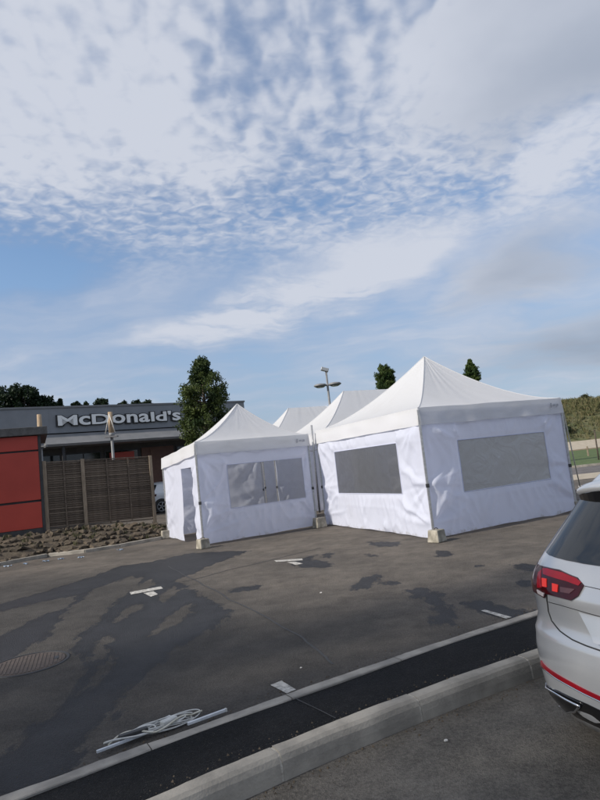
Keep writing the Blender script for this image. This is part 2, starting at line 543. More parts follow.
simple('lamp_red', (0.27, 0.005, 0.014), (0.33, 0.007, 0.016), 0.12, 6, coat=0.0, spec=0.35)
simple('lamp_dark_red', (0.035, 0.003, 0.005), (0.05, 0.003, 0.006), 0.1, 6, coat=0.0, spec=0.35)
simple('lamp_bright_red', (0.85, 0.035, 0.02), (0.9, 0.045, 0.03), 0.25, 6, coat=0.0, spec=0.35)
simple('lamp_grey_lens', (0.10, 0.045, 0.05), (0.13, 0.06, 0.06), 0.12, 6, coat=0.0, spec=0.35)
simple('lamp_white_lens', (0.62, 0.55, 0.55), None, 0.15, 6, coat=0.0, spec=0.35)
simple('stone_chip', (0.45, 0.44, 0.42), (0.6, 0.58, 0.55), 0.8, 20)


# ------------------------------------------------------------------ object helpers
def tag(o, label=None, cat=None, group=None, kind=None):
    if label:
        o['label'] = label
    if cat:
        o['category'] = cat
    if group:
        o['group'] = group
    if kind:
        o['kind'] = kind
    return o


def empty(name, loc=(0, 0, 0), rz=0.0):
    o = bpy.data.objects.new(name, None)
    o.empty_display_size = 0.1
    COL.objects.link(o)
    o.location = loc
    o.rotation_euler = (0, 0, rz)
    return o


def mesh_obj(name, data, mat, parent=None, loc=(0, 0, 0), smooth=False):
    if isinstance(data, bmesh.types.BMesh):
        me = bpy.data.meshes.new(name)
        bmesh.ops.recalc_face_normals(data, faces=data.faces)
        data.to_mesh(me)
        data.free()
    elif isinstance(data, tuple):
        me = bpy.data.meshes.new(name)
        me.from_pydata([tuple(v) for v in data[0]], [], data[1])
        me.update()
    else:
        me = data
    if mat and not me.materials:
        me.materials.append(MATS[mat] if isinstance(mat, str) else mat)
    if smooth:
        me.polygons.foreach_set('use_smooth', [True] * len(me.polygons))
    o = bpy.data.objects.new(name, me)
    COL.objects.link(o)
    if parent:
        o.parent = parent
    o.location = loc
    return o


def add_box(bm, lo, hi, M=None, bev=0.0):
    r = bmesh.ops.create_cube(bm, size=1)
    vs = r['verts']
    lo, hi = Vector(lo), Vector(hi)
    for v in vs:
        v.co = Vector([lo[i] + (v.co[i] + 0.5) * (hi[i] - lo[i]) for i in range(3)])
    if bev:
        es = list({e for v in vs for e in v.link_edges})
        rr = bmesh.ops.bevel(bm, geom=es, offset=bev, segments=2, affect='EDGES', profile=0.5)
        vs = list({v for f in rr['faces'] for v in f.verts} | {v for v in vs if v.is_valid})
    if M:
        for v in vs:
            v.co = M @ v.co
    return vs


def box(name, lo, hi, mat, parent=None, M=None, bev=0.0, smooth=False):
    bm = bmesh.new()
    add_box(bm, lo, hi, M, bev)
    return mesh_obj(name, bm, mat, parent, smooth=smooth)


def add_tube(bm, pts, r, seg=8, r2=None, cap=True):
    pts = [Vector(p) for p in pts]
    n = len(pts)
    rings = []
    prev = None
    for i, p in enumerate(pts):
        d = (pts[min(i + 1, n - 1)] - pts[max(i - 1, 0)]).normalized()
        if prev is None:
            a = d.cross(Vector((0, 0, 1)))
            if a.length < 1e-3:
                a = Vector((1, 0, 0))
        else:
            a = prev - d * prev.dot(d)
        a.normalize()
        prev = a
        b = d.cross(a)
        rr = r + ((r2 if r2 is not None else r) - r) * (i / max(n - 1, 1))
        rings.append([bm.verts.new(p + (a * math.cos(k * 2 * math.pi / seg) + b * math.sin(k * 2 * math.pi / seg)) * rr) for k in range(seg)])
    for i in range(n - 1):
        for k in range(seg):
            bm.faces.new((rings[i][k], rings[i][(k + 1) % seg], rings[i + 1][(k + 1) % seg], rings[i + 1][k]))
    if cap:
        bm.faces.new(rings[0][::-1])
        bm.faces.new(rings[-1])


def tube(name, pts, r, mat, parent=None, seg=8, r2=None, smooth=True):
    bm = bmesh.new()
    add_tube(bm, pts, r, seg, r2)
    return mesh_obj(name, bm, mat, parent, smooth=smooth)


def lathe(bm, prof, seg=24, M=None):
    rings = []
    for r, z in prof:
        ring = []
        for k in range(seg):
            a = 2 * math.pi * k / seg
            c = Vector((r * math.cos(a), r * math.sin(a), z))
            ring.append(bm.verts.new(M @ c if M else c))
        rings.append(ring)
    for i in range(len(rings) - 1):
        for k in range(seg):
            bm.faces.new((rings[i][k], rings[i][(k + 1) % seg], rings[i + 1][(k + 1) % seg], rings[i + 1][k]))
    bm.faces.new(rings[0][::-1])
    bm.faces.new(rings[-1])


def copy_tree(o, parent=None):
    c = o.copy()
    COL.objects.link(c)
    c.parent = parent
    for ch in o.children:
        copy_tree(ch, c)
    return c


# ================================================================== GROUND
E1 = Vector((math.cos(math.radians(30)), math.sin(math.radians(30)), 0))
E2 = Vector((-E1.y, E1.x, 0))


def st(p):
    return p.dot(E1), p.dot(E2)


def make_line(pix):
    pts = np.array(sorted(st(g(*p)) for p in pix))
    c2 = np.polyfit(pts[:, 0], pts[:, 1], 2)
    lo, hi = pts[0, 0] - 0.3, pts[-1, 0] + 0.3

    def f(s):
        q = min(max(s, lo), hi)
        return float(np.polyval(c2, q) + np.polyval(np.polyder(c2), q) * (s - q))
    return f


kerb_back = make_line([(150, 800), (294, 741), (407, 695), (530, 653)])
def kerb_front(s):
    return kerb_back(s) - 0.135
edge_near = make_line([(24, 800), (160, 751), (300, 695), (450, 648), (540, 615)])
def edge_far(s):
    return edge_near(s) + 0.10
ROAD_Z = -0.13


def W3(s, t, z=0.0):
    p = E1 * s + E2 * t
    return Vector((p.x, p.y, z))


# far terrain sheet
bm = bmesh.new()
for (x, y) in ((-900, -300), (900, -300), (900, 1500), (-900, 1500)):
    bm.verts.new((x, y, -0.45))
bm.faces.new(bm.verts)
tag(mesh_obj('ground', bm, 'ground_soil'), 'flat dry soil stretching away under everything', kind='structure')


# --- stains -------------------------------------------------------
def zpoly(pts, ox, oy, sc):
    return np.array([tuple(g(ox + x / sc, oy + y / sc))[:2] for x, y in pts])


def sdf(P, poly):
    d = np.full(len(P), 1e9)
    inside = np.zeros(len(P), bool)
    n = len(poly)
    for i in range(n):
        a, b = poly[i], poly[(i + 1) % n]
        e = b - a
        w = P - a
        h = np.clip((w @ e) / max(e @ e, 1e-9), 0, 1)
        d = np.minimum(d, np.linalg.norm(w - h[:, None] * e, axis=1))
        c = ((a[1] <= P[:, 1]) & (b[1] > P[:, 1])) | ((b[1] <= P[:, 1]) & (a[1] > P[:, 1]))
        with np.errstate(divide='ignore', invalid='ignore'):
            xi = a[0] + (P[:, 1] - a[1]) / (b[1] - a[1]) * e[0]
        inside ^= c & (P[:, 0] < xi)
    return np.where(inside, -d, d)


LZ = (0, 520, 2.0)
RZ = (300, 520, 2.0)
wet_polys = [zpoly(p, *LZ) for p in (
    [(462, 62), (500, 62), (430, 88), (385, 108), (352, 120), (388, 142), (430, 162), (462, 182), (455, 200), (408, 228), (345, 268), (302, 300), (268, 335),
     (232, 368), (218, 402), (182, 424), (160, 460), (120, 560), (-40, 560), (-40, 500), (36, 440), (72, 408), (112, 380), (146, 350), (168, 312), (160, 270),
     (140, 262), (150, 235), (190, 205), (222, 172), (262, 140), (286, 118), (262, 112), (220, 128), (160, 150), (80, 165), (0, 184), (-30, 190), (-30, 176), (90, 142), (170, 118), (240, 92),
     (300, 84), (380, 66)],
    [(-30, 250), (40, 212), (90, 188), (140, 172), (160, 158), (130, 190), (104, 226), (60, 258), (20, 282), (-30, 300)],
    [(150, 150), (200, 128), (165, 160), (128, 186)],
)]
dry_polys = [zpoly(p, *LZ) for p in (
    [(296, 236), (330, 205), (362, 178), (386, 166), (376, 190), (340, 216)],
    [(222, 206), (246, 182), (282, 164), (272, 184), (244, 200)],
    [(184, 338), (204, 300), (196, 276), (178, 262), (202, 256), (196, 236), (222, 232), (208, 262), (220, 290), (200, 324)],
    [(256, 142), (300, 118), (306, 128), (280, 146)],
    [(316, 158), (344, 132), (356, 140), (330, 164)],
)]
wet_polys += [zpoly(p, *RZ) for p in (
    [(98, 140), (128, 116), (158, 108), (156, 124), (122, 142)],
    [(164, 122), (196, 122), (196, 130), (166, 130)],
    [(214, 140), (250, 136), (286, 150), (280, 158), (296, 178), (316, 196), (306, 212), (268, 210), (262, 200), (276, 184), (250, 160), (222, 152)],
    [(326, 166), (372, 160), (410, 176), (470, 182), (462, 192), (410, 196), (356, 190)],
    [(268, 62), (304, 62), (304, 72), (276, 74)],
    [(418, 86), (470, 90), (520, 100), (516, 112), (440, 98)],
    [(434, 120), (500, 120), (500, 130), (444, 132)],
    [(134, 44), (196, 44), (204, 52), (150, 54)],
    [(-16, 84), (20, 72), (30, 80), (66, 86), (60, 94), (0, 96)],
    [(36, 70), (64, 64), (60, 76)],
    [(136, 68), (156, 68), (156, 74), (138, 74)],
    [(345, 90), (362, 88), (362, 94)],
)]
wet_polys += [zpoly(p, *LZ) for p in (
    [(458, 138), (516, 130), (520, 138), (464, 144)],
    [(-20, 78), (60, 74), (150, 56), (240, 40), (310, 34), (230, 50), (120, 72), (-20, 92)],
)]

fine_s = np.arange(-9.0, 13.01, 0.085)
sc_ = np.concatenate([[-90, -60, -40, -30, -24, -20, -17, -14, -12, -10.4], fine_s, [14, 16, 19, 23, 28, 34, 42, 52]])
fine_t = np.arange(0.3, 16.01, 0.085)
tc_ = np.concatenate([[0.02, 0.16], fine_t, [17, 18.5, 20, 22, 25, 30, 36, 44, 54]])
kb = np.array([kerb_back(s) for s in sc_])
S, T = np.meshgrid(sc_, tc_, indexing='ij')
TT = T + kb[:, None]
PX = S * E1.x + TT * E2.x
PY = S * E1.y + TT * E2.y
flat = np.stack([PX.ravel(), PY.ravel()], 1)
wet = np.full(len(flat), 1e9)
for i, p in enumerate(wet_polys):
    d = sdf(flat, p)
    wet = np.minimum(wet, d + (0.0 if i < 3 else -0.02))
for p in dry_polys:
    wet = np.maximum(wet, -sdf(flat, p))
wet = np.clip(wet, -1.5, 3.0)
# broad, soft-edged darker tone over the near left of the lot (tone attribute)
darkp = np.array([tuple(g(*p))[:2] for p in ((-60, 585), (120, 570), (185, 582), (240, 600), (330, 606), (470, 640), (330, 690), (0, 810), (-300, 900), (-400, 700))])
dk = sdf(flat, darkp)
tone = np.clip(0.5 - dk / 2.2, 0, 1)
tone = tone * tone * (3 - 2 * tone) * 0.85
ns, nt = S.shape
idx = np.arange(ns * nt).reshape(ns, nt)
faces = np.stack([idx[:-1, :-1], idx[1:, :-1], idx[1:, 1:], idx[:-1, 1:]], -1).reshape(-1, 4)
me = bpy.data.meshes.new('parking_lot')
me.from_pydata(np.column_stack([flat, np.zeros(len(flat))]).tolist(), [], faces.tolist())
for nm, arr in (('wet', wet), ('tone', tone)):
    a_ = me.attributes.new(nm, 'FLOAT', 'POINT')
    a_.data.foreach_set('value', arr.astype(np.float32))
me.update()
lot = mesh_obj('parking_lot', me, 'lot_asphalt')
tag(lot, 'worn brown grey asphalt car park with dark wet trails', kind='structure')


def sheet(name, rows, mat, parent=None, kind=None, label=None):
    """rows: list of lists of points -> grid sheet"""
    vs, fs = [], []
    m_ = len(rows[0])
    for r in rows:
        vs += [tuple(p) for p in r]
    for i in range(len(rows) - 1):
        for j in range(m_ - 1):
            fs.append((i * m_ + j, i * m_ + j + 1, (i + 1) * m_ + j + 1, (i + 1) * m_ + j))
    o = mesh_obj(name, (vs, fs), mat, parent)
    if kind:
        tag(o, label, kind=kind)
    return o


ss = list(np.linspace(-60, -6, 10)) + list(np.arange(-5.5, 6, 0.25)) + list(np.linspace(7, 40, 12))
strip = sheet('verge_strip', [[W3(s, kerb_back(s) + (edge_near(s) - kerb_back(s)) * k / 4, 0.008 + 0.006 * math.sin(s * 3 + k)) for k in range(5)] for s in ss], 'new_asphalt', kind='structure',
              label='fresh black asphalt strip between the kerb and edging')
road = sheet('road', [[W3(s, kerb_front(s) + 0.06 - tt, ROAD_Z - (0.002 if tt > 0 else 0)) for tt in (0, 0.3, 0.8, 2, 5, 12, 30)] for s in ss], 'road_asphalt', kind='structure',
             label='grey asphalt road in front of the kerb')

# kerb stones and edging stones laid along the curve
kerb = empty('kerb')
tag(kerb, 'row of rounded concrete kerb stones along the road', kind='structure')


def stone_row(parent, name, s0, s1, length, inner, outer, z0, z1, mat, first_joint, chamfer, joint=0.012, mort=None, wob=0.004):
    s = first_joint
    while s > s0:
        s -= length
    while s < s1:
        a, b = s + joint / 2, s + length - joint / 2
        dz = random.uniform(-wob, wob)
        prof_i = [(0, z0), (0, z1)]
        bm = bmesh.new()
        rings = []
        n_ = 24
        for k in range(n_ + 1):
            q = a + (b - a) * k / n_
            to, ti = outer(q), inner(q)
            if chamfer:
                c = chamfer
                prof = [(to, z0), (to + 0.010, z1 - c), (to + 0.016, z1 - c * 0.55), (to + 0.03, z1 - c * 0.22), (to + 0.052, z1 - 0.003), (to + 0.075, z1), (ti, z1), (ti, z0)]
            else:
                prof = [(to, z0), (to, z1 - 0.006), (to + 0.006, z1), (ti - 0.006, z1), (ti, z1 - 0.006), (ti, z0)]
            ring = []
            for (tt, z) in prof:
                jit = 0.0035 * noise.noise(Vector((q * 4, tt * 9, z * 9))) + 0.004 * max(0, noise.noise(Vector((q * 17, tt * 25, z * 25))) - 0.25)
                ring.append(bm.verts.new(W3(q, tt + jit, z + dz + jit)))
            rings.append(ring)
        m_ = len(rings[0])
        for i in range(n_):
            for j in range(m_):
                bm.faces.new((rings[i][j], rings[i][(j + 1) % m_], rings[i + 1][(j + 1) % m_], rings[i + 1][j]))
        bm.faces.new(rings[0])
        bm.faces.new(rings[-1][::-1])
        mesh_obj(name, bm, mat, parent)
        if mort:
            bm = bmesh.new()
            q0, q1 = s - joint / 2 - 0.002, s + joint / 2 + 0.002
            vs = []
            for q in (q0, q1):
                to, ti = outer(q) + 0.004, inner(q) - 0.004
                vs.append([bm.verts.new(W3(q, tt, z)) for tt, z in ((to, z0), (to + 0.01, z1 - 0.07), (to + 0.03, z1 - 0.02), (to + 0.07, z1 - 0.006), (ti, z1 - 0.006), (ti, z0))])
            for j in range(6):
                bm.faces.new((vs[0][j], vs[0][(j + 1) % 6], vs[1][(j + 1) % 6], vs[1][j]))
            bm.faces.new(vs[0])
            bm.faces.new(vs[1][::-1])
            mesh_obj('mortar_joint', bm, 'mortar', parent)
        s += length


j1 = st(g(281, 757))[0]
j2 = st(g(422, 702))[0]
stone_row(kerb, 'kerb_stone', -7, 14, j2 - j1, kerb_back, kerb_front, ROAD_Z - 0.1, 0.016, 'kerb_concrete', j1, 0.085, joint=0.016, mort=True)
edging = empty('edging')
tag(edging, 'flush row of slim concrete edging stones beside the car park', kind='structure')
je = st(g(150, 750))[0]
stone_row(edging, 'edging_stone', -6, 14, 1.0, edge_far, edge_near, -0.1, 0.018, 'edging_concrete', je, 0, joint=0.008, wob=0.002)


# painted bay marks
def ribbon(pts, w, z, mat, name, parent, wob=0.0):
    rows = []
    n_ = len(pts)
    for i, p in enumerate(pts):
        d = (pts[min(i + 1, n_ - 1)] - pts[max(i - 1, 0)])
        d.z = 0
        d.normalize()
        nrm = Vector((-d.y, d.x, 0))
        a = random.uniform(-wob, wob)
        rows.append([Vector((p.x, p.y, z)) + nrm * (w / 2 + a), Vector((p.x, p.y, z)) - nrm * (w / 2 - a)])
    return sheet(name, rows, mat, parent)


def lerp_pts(A, B, n_):
    return [A.lerp(B, i / n_) for i in range(n_ + 1)]


def mark(quads):
    bm = bmesh.new()
    for q in quads:
        vs = [bm.verts.new(Vector((p.x, p.y, 0.004))) for p in q]
        bm.faces.new(vs)
    o = mesh_obj('bay_marking', bm, 'road_paint', lot)
    return o


mark([[g(129.5, 592.4), g(131, 594.8), g(163, 588.8), g(161, 586.6)]])
mark([[g(143.5, 593.3), g(151, 597), g(158, 594.4), g(153.5, 591.5)]])
mark([[g(274, 560.6), g(276.5, 562.1), g(303, 560.4), g(302, 558.7)]])
mark([[g(287, 562.4), g(296, 565.2), g(303, 563.8), g(295, 561.8)]])
mark([[g(270.5, 685.5), g(281.5, 681), g(296, 690), g(287, 694)]])
mark([[g(481, 611), g(485, 610), g(512, 617.5), g(506, 619)]])
mark([[g(578, 486), g(590, 484.5), g(640, 478), g(640, 479.5), g(590, 486), g(579, 487.5)]])
# tar seams
for A, B in ((g(182, 582), g(320, 548)), (g(168, 566), g(300, 636)), (g(300, 636), g(335, 664))):
    pts = lerp_pts(A, B, 14)
    for i, p in enumerate(pts):
        p += Vector((noise.noise(p * 1.7), noise.noise(p * 1.7 + Vector((9, 9, 9))), 0)) * 0.05
    ribbon(pts, 0.022, 0.003, 'tar', 'tar_seam', lot, 0.006)
sa_, sb_ = st(g(289, 697))[0], st(g(338, 722))[0]
ribbon(lerp_pts(W3(sa_, edge_near(sa_) - 0.01), W3(sb_, kerb_back(sb_) + 0.03), 8), 0.007, 0.0175, 'tar', 'strip_seam', strip, 0.002)

# manhole cover
mc = g(28, 664)
mh = empty('manhole_cover', (mc.x, mc.y, 0.0))
tag(mh, 'round rusty ribbed manhole cover set in wet asphalt', 'manhole cover')
bm = bmesh.new()
R0, R1 = 0.345, 0.375
rings = [[bm.verts.new((r * math.cos(a), r * math.sin(a), z)) for a in [2 * math.pi * k / 48 for k in range(48)]] for r, z in ((R1, 0.001), (R1 - 0.004, 0.008), (R0 + 0.004, 0.008), (R0, -0.01))]
for i in range(3):
    for k in range(48):
        bm.faces.new((rings[i][k], rings[i][(k + 1) % 48], rings[i + 1][(k + 1) % 48], rings[i + 1][k]))
mesh_obj('frame_ring', bm, 'dark_trim', mh)
bm = bmesh.new()
lathe(bm, [(0.335, 0.0015), (0.333, 0.006), (0.32, 0.007), (0.01, 0.007)], 48)
cover_o = mesh_obj('cover_plate', bm, 'rust_iron', mh)
for k in range(17):
    x = -0.288 + k * 0.036
    h_ = math.sqrt(max(0.31 ** 2 - x * x, 0.0001))
    box('rib', (x - 0.011, -h_, 0.006), (x + 0.011, h_, 0.0105), 'rust_iron', cover_o, bev=0.0)
box('lifting_slot', (0.235, -0.05, 0.0108), (0.275, 0.05, 0.0122), 'black_plastic', mh)
mh.rotation_euler = (0, 0, math.radians(20))


# ================================================================== TENTS
def fold_lines(L_, z0, ztop, holes, seed):
    """straight tension folds in cloth: (x, z, direction, length, width, height)"""
    r = random.Random(int(seed * 10))
    F = []

    def add(x, z, ang, ln, w, h):
        F.append((x, z, math.cos(ang), math.sin(ang), ln, w, h))
    D = math.radians
    for cx_, cz_, a0, a1 in ((0, ztop - 0.1, -80, -8), (L_, ztop - 0.1, 188, 260), (0, z0 + 0.25, 5, 75), (L_, z0 + 0.25, 105, 175), (0, 1.0, -50, 50), (L_, 1.0, 130, 230)):
        for k in range(8):
            f = (k + r.uniform(0.1, 0.9)) / 8
            add(cx_, cz_, D(a0 + (a1 - a0) * f), r.uniform(0.5, 1.5), r.uniform(0.022, 0.05), r.uniform(0.010, 0.026) * r.choice((1, 1, -0.8)))
    for h in holes:
        for (u, z, a0, a1) in ((h[0], h[3], 100, 175), (h[1], h[3], 5, 80), (h[0], h[2], 185, 262), (h[1], h[2], -82, -5)):
            for k in range(4):
                add(u * L_, z, D(r.uniform(a0, a1)), r.uniform(0.35, 0.8), r.uniform(0.022, 0.04), r.uniform(0.008, 0.018))
        n_ = int((h[1] - h[0]) * L_ / 0.16)
        for k in range(n_):
            x = (h[0] + (h[1] - h[0]) * (k + r.random()) / n_) * L_
            add(x, h[2] - 0.02, D(-90 + r.uniform(-32, 32)), r.uniform(0.35, 0.85), r.uniform(0.022, 0.045), r.uniform(0.008, 0.020))
    for k in range(int(L_ / 0.28)):
        add(r.uniform(0, L_), ztop - 0.25, D(-90 + r.uniform(-45, 45)), r.uniform(0.25, 0.7), r.uniform(0.02, 0.04), r.uniform(0.006, 0.016))
    for k in range(int(L_ / 0.35)):
        add(r.uniform(0, L_), z0 + 0.02, D(90 + r.uniform(-40, 40)), r.uniform(0.2, 0.6), r.uniform(0.025, 0.045), r.uniform(0.010, 0.022))
    # creases where the cloth was folded for packing
    for z in (0.62, 1.24, 1.86):
        add(-0.1, z + r.uniform(-0.08, 0.08), D(r.uniform(-1.2, 1.2)), L_ * 2.2, 0.016, 0.005)
    for k in range(1, int(L_ / 0.7)):
        add(k * 0.7 + r.uniform(-0.1, 0.1), z0 - 0.5, D(90 + r.uniform(-1, 1)), 6.0, 0.016, 0.004)
    return np.array(F)


def crease(x, z, F, seed, amp):
    dx, dz = x - F[:, 0], z - F[:, 1]
    al = (dx * F[:, 2] + dz * F[:, 3]) / F[:, 4]
    # folds bend a little along their length
    ac = -dx * F[:, 3] + dz * F[:, 2] + 0.05 * np.sin(al * 3.0 + F[:, 0] * 7) * al
    env = np.where((al > 0) & (al < 1), np.sqrt(np.clip(np.sin(np.clip(al, 0.0, 1) * math.pi), 0, 1)) * (1 - 0.5 * al), 0)
    v = float((F[:, 6] * env / (1 + (ac / (F[:, 5] * (1 + 0.8 * np.clip(al, 0, 1)))) ** 2)).sum())
    n1 = noise.noise(Vector((x * 0.8, z * 0.7, seed))) * 0.030
    n2 = noise.noise(Vector((x * 2.0 + z * 0.8, z * 0.9, seed + 5))) * 0.010
    return (v * 2.3 + n1 + n2) * amp


def tent_wall(tent, A, B, ztop, holes, seed, mat='tent_fabric', pane='pvc_window', gap=None, z0=0.015, amp=1.0, hem_kick=0.05, name='side_wall', label=None, res=0.055):
    """cloth wall from A to B. holes: (u0,u1,z0,z1) in 0..1 / metres. gap: (u0,u1,z1) open doorway"""
    L_ = (B - A).length
    dirv = (B - A).normalized()
    nrm = Vector((dirv.y, -dirv.x, 0))
    us = set(np.linspace(0, 1, int(L_ / res)).tolist())
    zs = set(np.linspace(z0, ztop, int((ztop - z0) / res)).tolist())
    for h in holes:
        us |= {h[0], h[1]}
        zs |= {h[2], h[3]}
    if gap:
        us |= {gap[0], gap[1]}
        zs |= {gap[2]}
    us, zs = sorted(us), sorted(zs)

    def thin(v, keep, eps):
        o_ = []
        for x in v:
            if o_ and x - o_[-1] < eps:
                if x in keep:
                    o_[-1] = x
                continue
            o_.append(x)
        return o_
    ku = {q for h in holes for q in h[:2]} | (set(gap[:2]) if gap else set()) | {1.0}
    kz = {q for h in holes for q in h[2:]} | ({gap[2]} if gap else set()) | {zs[-1]}
    us, zs = thin(us, ku, 0.2 * res / L_), thin(zs, kz, 0.3 * res)
    FL2 = fold_lines(L_, z0, ztop, holes, seed)

    def pos(u, z, off=0.0):
        x = u * L_
        edge = min(1.0, min(x, L_ - x) / 0.12)
        top = min(1.0, max(0.0, (ztop - z - 0.12)) / 0.3)
        calm = 1.0
        for h in holes:
            du = max(h[0] - u, 0, u - h[1]) * L_
            dz_ = max(h[2] - z, 0, z - h[3])
            calm = min(calm, 0.18 + math.hypot(du, dz_) / 0.10)
        d = crease(x, z, FL2, seed, amp) * edge * top * calm
        low = max(0.0, 1 - (z - z0) / 0.5)
        d += hem_kick * low * low * (0.5 + noise.noise(Vector((x * 1.1, seed, 0))))
        zz_ = z
        if z < 0.4:
            zz_ = z + (0.02 + 0.03 * noise.noise(Vector((x * 1.4, seed + 3, 0)))) * (1 - z / 0.4)
        return A + dirv * x + nrm * (d + off) + Vector((0, 0, max(zz_, 0.006)))
    vid, vs, fs = {}, [], []

    def vert(i, j):
        if (i, j) not in vid:
            vid[(i, j)] = len(vs)
            vs.append(pos(us[i], zs[j]))
        return vid[(i, j)]

    def blocked(uc, zc):
        for h in holes:
            if h[0] < uc < h[1] and h[2] < zc < h[3]:
                return True
        return bool(gap and gap[0] < uc < gap[1] and zc < gap[2])
    for i in range(len(us) - 1):
        for j in range(len(zs) - 1):
            if not blocked((us[i] + us[i + 1]) / 2, (zs[j] + zs[j + 1]) / 2):
                fs.append((vert(i, j), vert(i + 1, j), vert(i + 1, j + 1), vert(i, j + 1)))
    w = mesh_obj(name, (vs, fs), mat, tent, smooth=True)
    if label:
        w['label'] = label
    for h in holes:
        hu = [u for u in us if h[0] - 1e-6 <= u <= h[1] + 1e-6]
        hz = [z for z in zs if h[2] - 1e-6 <= z <= h[3] + 1e-6]
        pv, pf = [], []
        for u in hu:
            for z in hz:
                pv.append(pos(u, z, -0.004))
        m_ = len(hz)
        for i in range(len(hu) - 1):
            for j in range(m_ - 1):
                pf.append((i * m_ + j, (i + 1) * m_ + j, (i + 1) * m_ + j + 1, i * m_ + j + 1))
        mesh_obj('window_pane', (pv, pf), h[4] if len(h) > 4 else pane, w, smooth=True)
        # sewn welt round the pane
        bm = bmesh.new()
        path = [pos(u, h[2], 0.004) for u in hu] + [pos(h[1], z, 0.004) for z in hz[1:]] + [pos(u, h[3], 0.004) for u in hu[::-1][1:]] + [pos(h[0], z, 0.004) for z in hz[::-1][1:]]
        add_tube(bm, path, 0.008, 5, cap=False)
        mesh_obj('window_welt', bm, mat, w, smooth=True)
    return w


def make_tent(label, corners, ez, peaks, f_exp=1.55, valance=0.33, group=None, seed=1.0, sag=0.05):
    """corners: 4 ground points in order round the tent, peaks: one apex or two ridge ends (first nearest edge 3-0)"""
    c = sum(corners, Vector()) / 4
    t = empty('marquee', (c.x, c.y, 0))
    tag(t, label, 'tent', group)
    C = [Vector((p.x - c.x, p.y - c.y, 0)) for p in corners]
    PK = [Vector((p.x - c.x, p.y - c.y, p.z)) for p in peaks]
    over = 0.035
    EV = [p + p.normalized() * over + Vector((0, 0, z)) for p, z in zip(C, ez)]
    if len(PK) == 1:
        tops = [(PK[0], PK[0])] * 4
    else:
        tops = [(PK[0], PK[1]), (PK[1], PK[1]), (PK[1], PK[0]), (PK[0], PK[0])]
    vs, fs = [], []
    NU, NT_ = 36, 22
    for k in range(4):
        A, B = EV[k], EV[(k + 1) % 4]
        P, Q = tops[k]
        L_ = (B - A).length
        base = len(vs)
        for i in range(NU + 1):
            u = i / NU
            for j in range(NT_ + 1):
                tt = j / NT_
                lo, hi = A.lerp(B, u), P.lerp(Q, u)
                p = lo.lerp(hi, tt)
                p.z = lo.z + (hi.z - lo.z) * (tt ** f_exp)
                bulge = 4 * u * (1 - u)
                # cloth hangs a little between the hips; folds gather to the mast and along the eave bars
                p.z -= sag * bulge * 4 * tt * (1 - tt)
                x = (u - 0.5) * L_ * (1 - tt * 0.8)
                p.z += bulge * (0.014 * noise.noise(Vector((x * 1.1, tt * 1.2, seed + k * 7))) + 0.010 * noise.noise(Vector((u * 16, tt * 1.6, seed + k * 3))) * (0.3 + tt))
                p.z += 0.02 * bulge * max(0, 1 - tt / 0.25) * noise.noise(Vector((u * 5, seed + k, 3)))
                if tt > 0.9 and len(PK) == 1:
                    p.z -= 0.0
                vs.append(p)
        m_ = NT_ + 1
        for i in range(NU):
            for j in range(NT_):
                fs.append((base + i * m_ + j, base + (i + 1) * m_ + j, base + (i + 1) * m_ + j + 1, base + i * m_ + j + 1))
    roof = mesh_obj('roof', (vs, fs), 'tent_roof', t, smooth=True)
    for k in range(4):
        A, B = EV[k], EV[(k + 1) % 4]
        L_ = (B - A).length
        d = (B - A).normalized()
        nrm = Vector((d.y, -d.x, 0))
        if nrm.dot((A + B) / 2) < 0:
            nrm = -nrm
        vv, vf = [], []
        n_ = 40
        for i in range(n_ + 1):
            u = i / n_
            p = A.lerp(B, u)
            p.z += 0.02 * 4 * u * (1 - u) * noise.noise(Vector((u * 5, seed + k, 3))) 
            for j in range(7):
                q = j / 6
                w = 0.014 * q * math.sin(u * L_ * 5 + 3 * noise.noise(Vector((u * 4, seed, k)))) + 0.012 * noise.noise(Vector((u * L_ * 1.3, q * 2, seed + k)))
                e_ = min(1.0, min(u, 1 - u) * 10)
                vv.append(p + nrm * (0.008 + 0.022 * q + w * e_) - Vector((0, 0, q * valance * (1 + 0.03 * noise.noise(Vector((u * 6, seed, k + 4)))))))
        for i in range(n_):
            for j in range(6):
                vf.append((i * 7 + j, (i + 1) * 7 + j, (i + 1) * 7 + j + 1, i * 7 + j + 1))
        mesh_obj('valance', (vv, vf), 'tent_roof', t, smooth=True)
    # stitched seams along the hips
    hips = [(0, 0), (1, 0), (2, 0), (3, 0)] if len(PK) == 1 else [(0, 0), (1, 1), (2, 1), (3, 0)]
    for k, pi in hips:
        path = []
        for j in range(NT_ + 1):
            tt = j / NT_
            p = EV[k].lerp(PK[pi], tt)
            p.z = EV[k].z + (PK[pi].z - EV[k].z) * (tt ** f_exp) + 0.003
            path.append(p)
        tube('roof_seam', path, 0.009, 'tent_roof', t, 5)
    # maker's mark: small grey printed patch near one valance corner
    A, B = EV[0], EV[1]
    d = (B - A).normalized()
    nrm = Vector((d.y, -d.x, 0))
    for k, (w0, w1, h0, h1) in enumerate(((0.40, 0.36, 0.10, 0.20), (0.33, 0.24, 0.13, 0.17), (0.22, 0.15, 0.125, 0.18))):
        bm = bmesh.new()
        for (w_, h_) in ((w0, h0), (w1, h0), (w1 + 0.01, h1), (w0 + 0.01, h1)):
            bm.verts.new(B - d * w_ + nrm * 0.045 - Vector((0, 0, h_)))
        bm.faces.new(bm.verts)
        mesh_obj('printed_mark', bm, 'mark_grey', t)
    # mast knob under the apex
    for p in PK:
        tube('apex_mast', [p - Vector((0, 0, 1.2)), p - Vector((0, 0, 0.035))], 0.022, 'aluminium', t, 8)
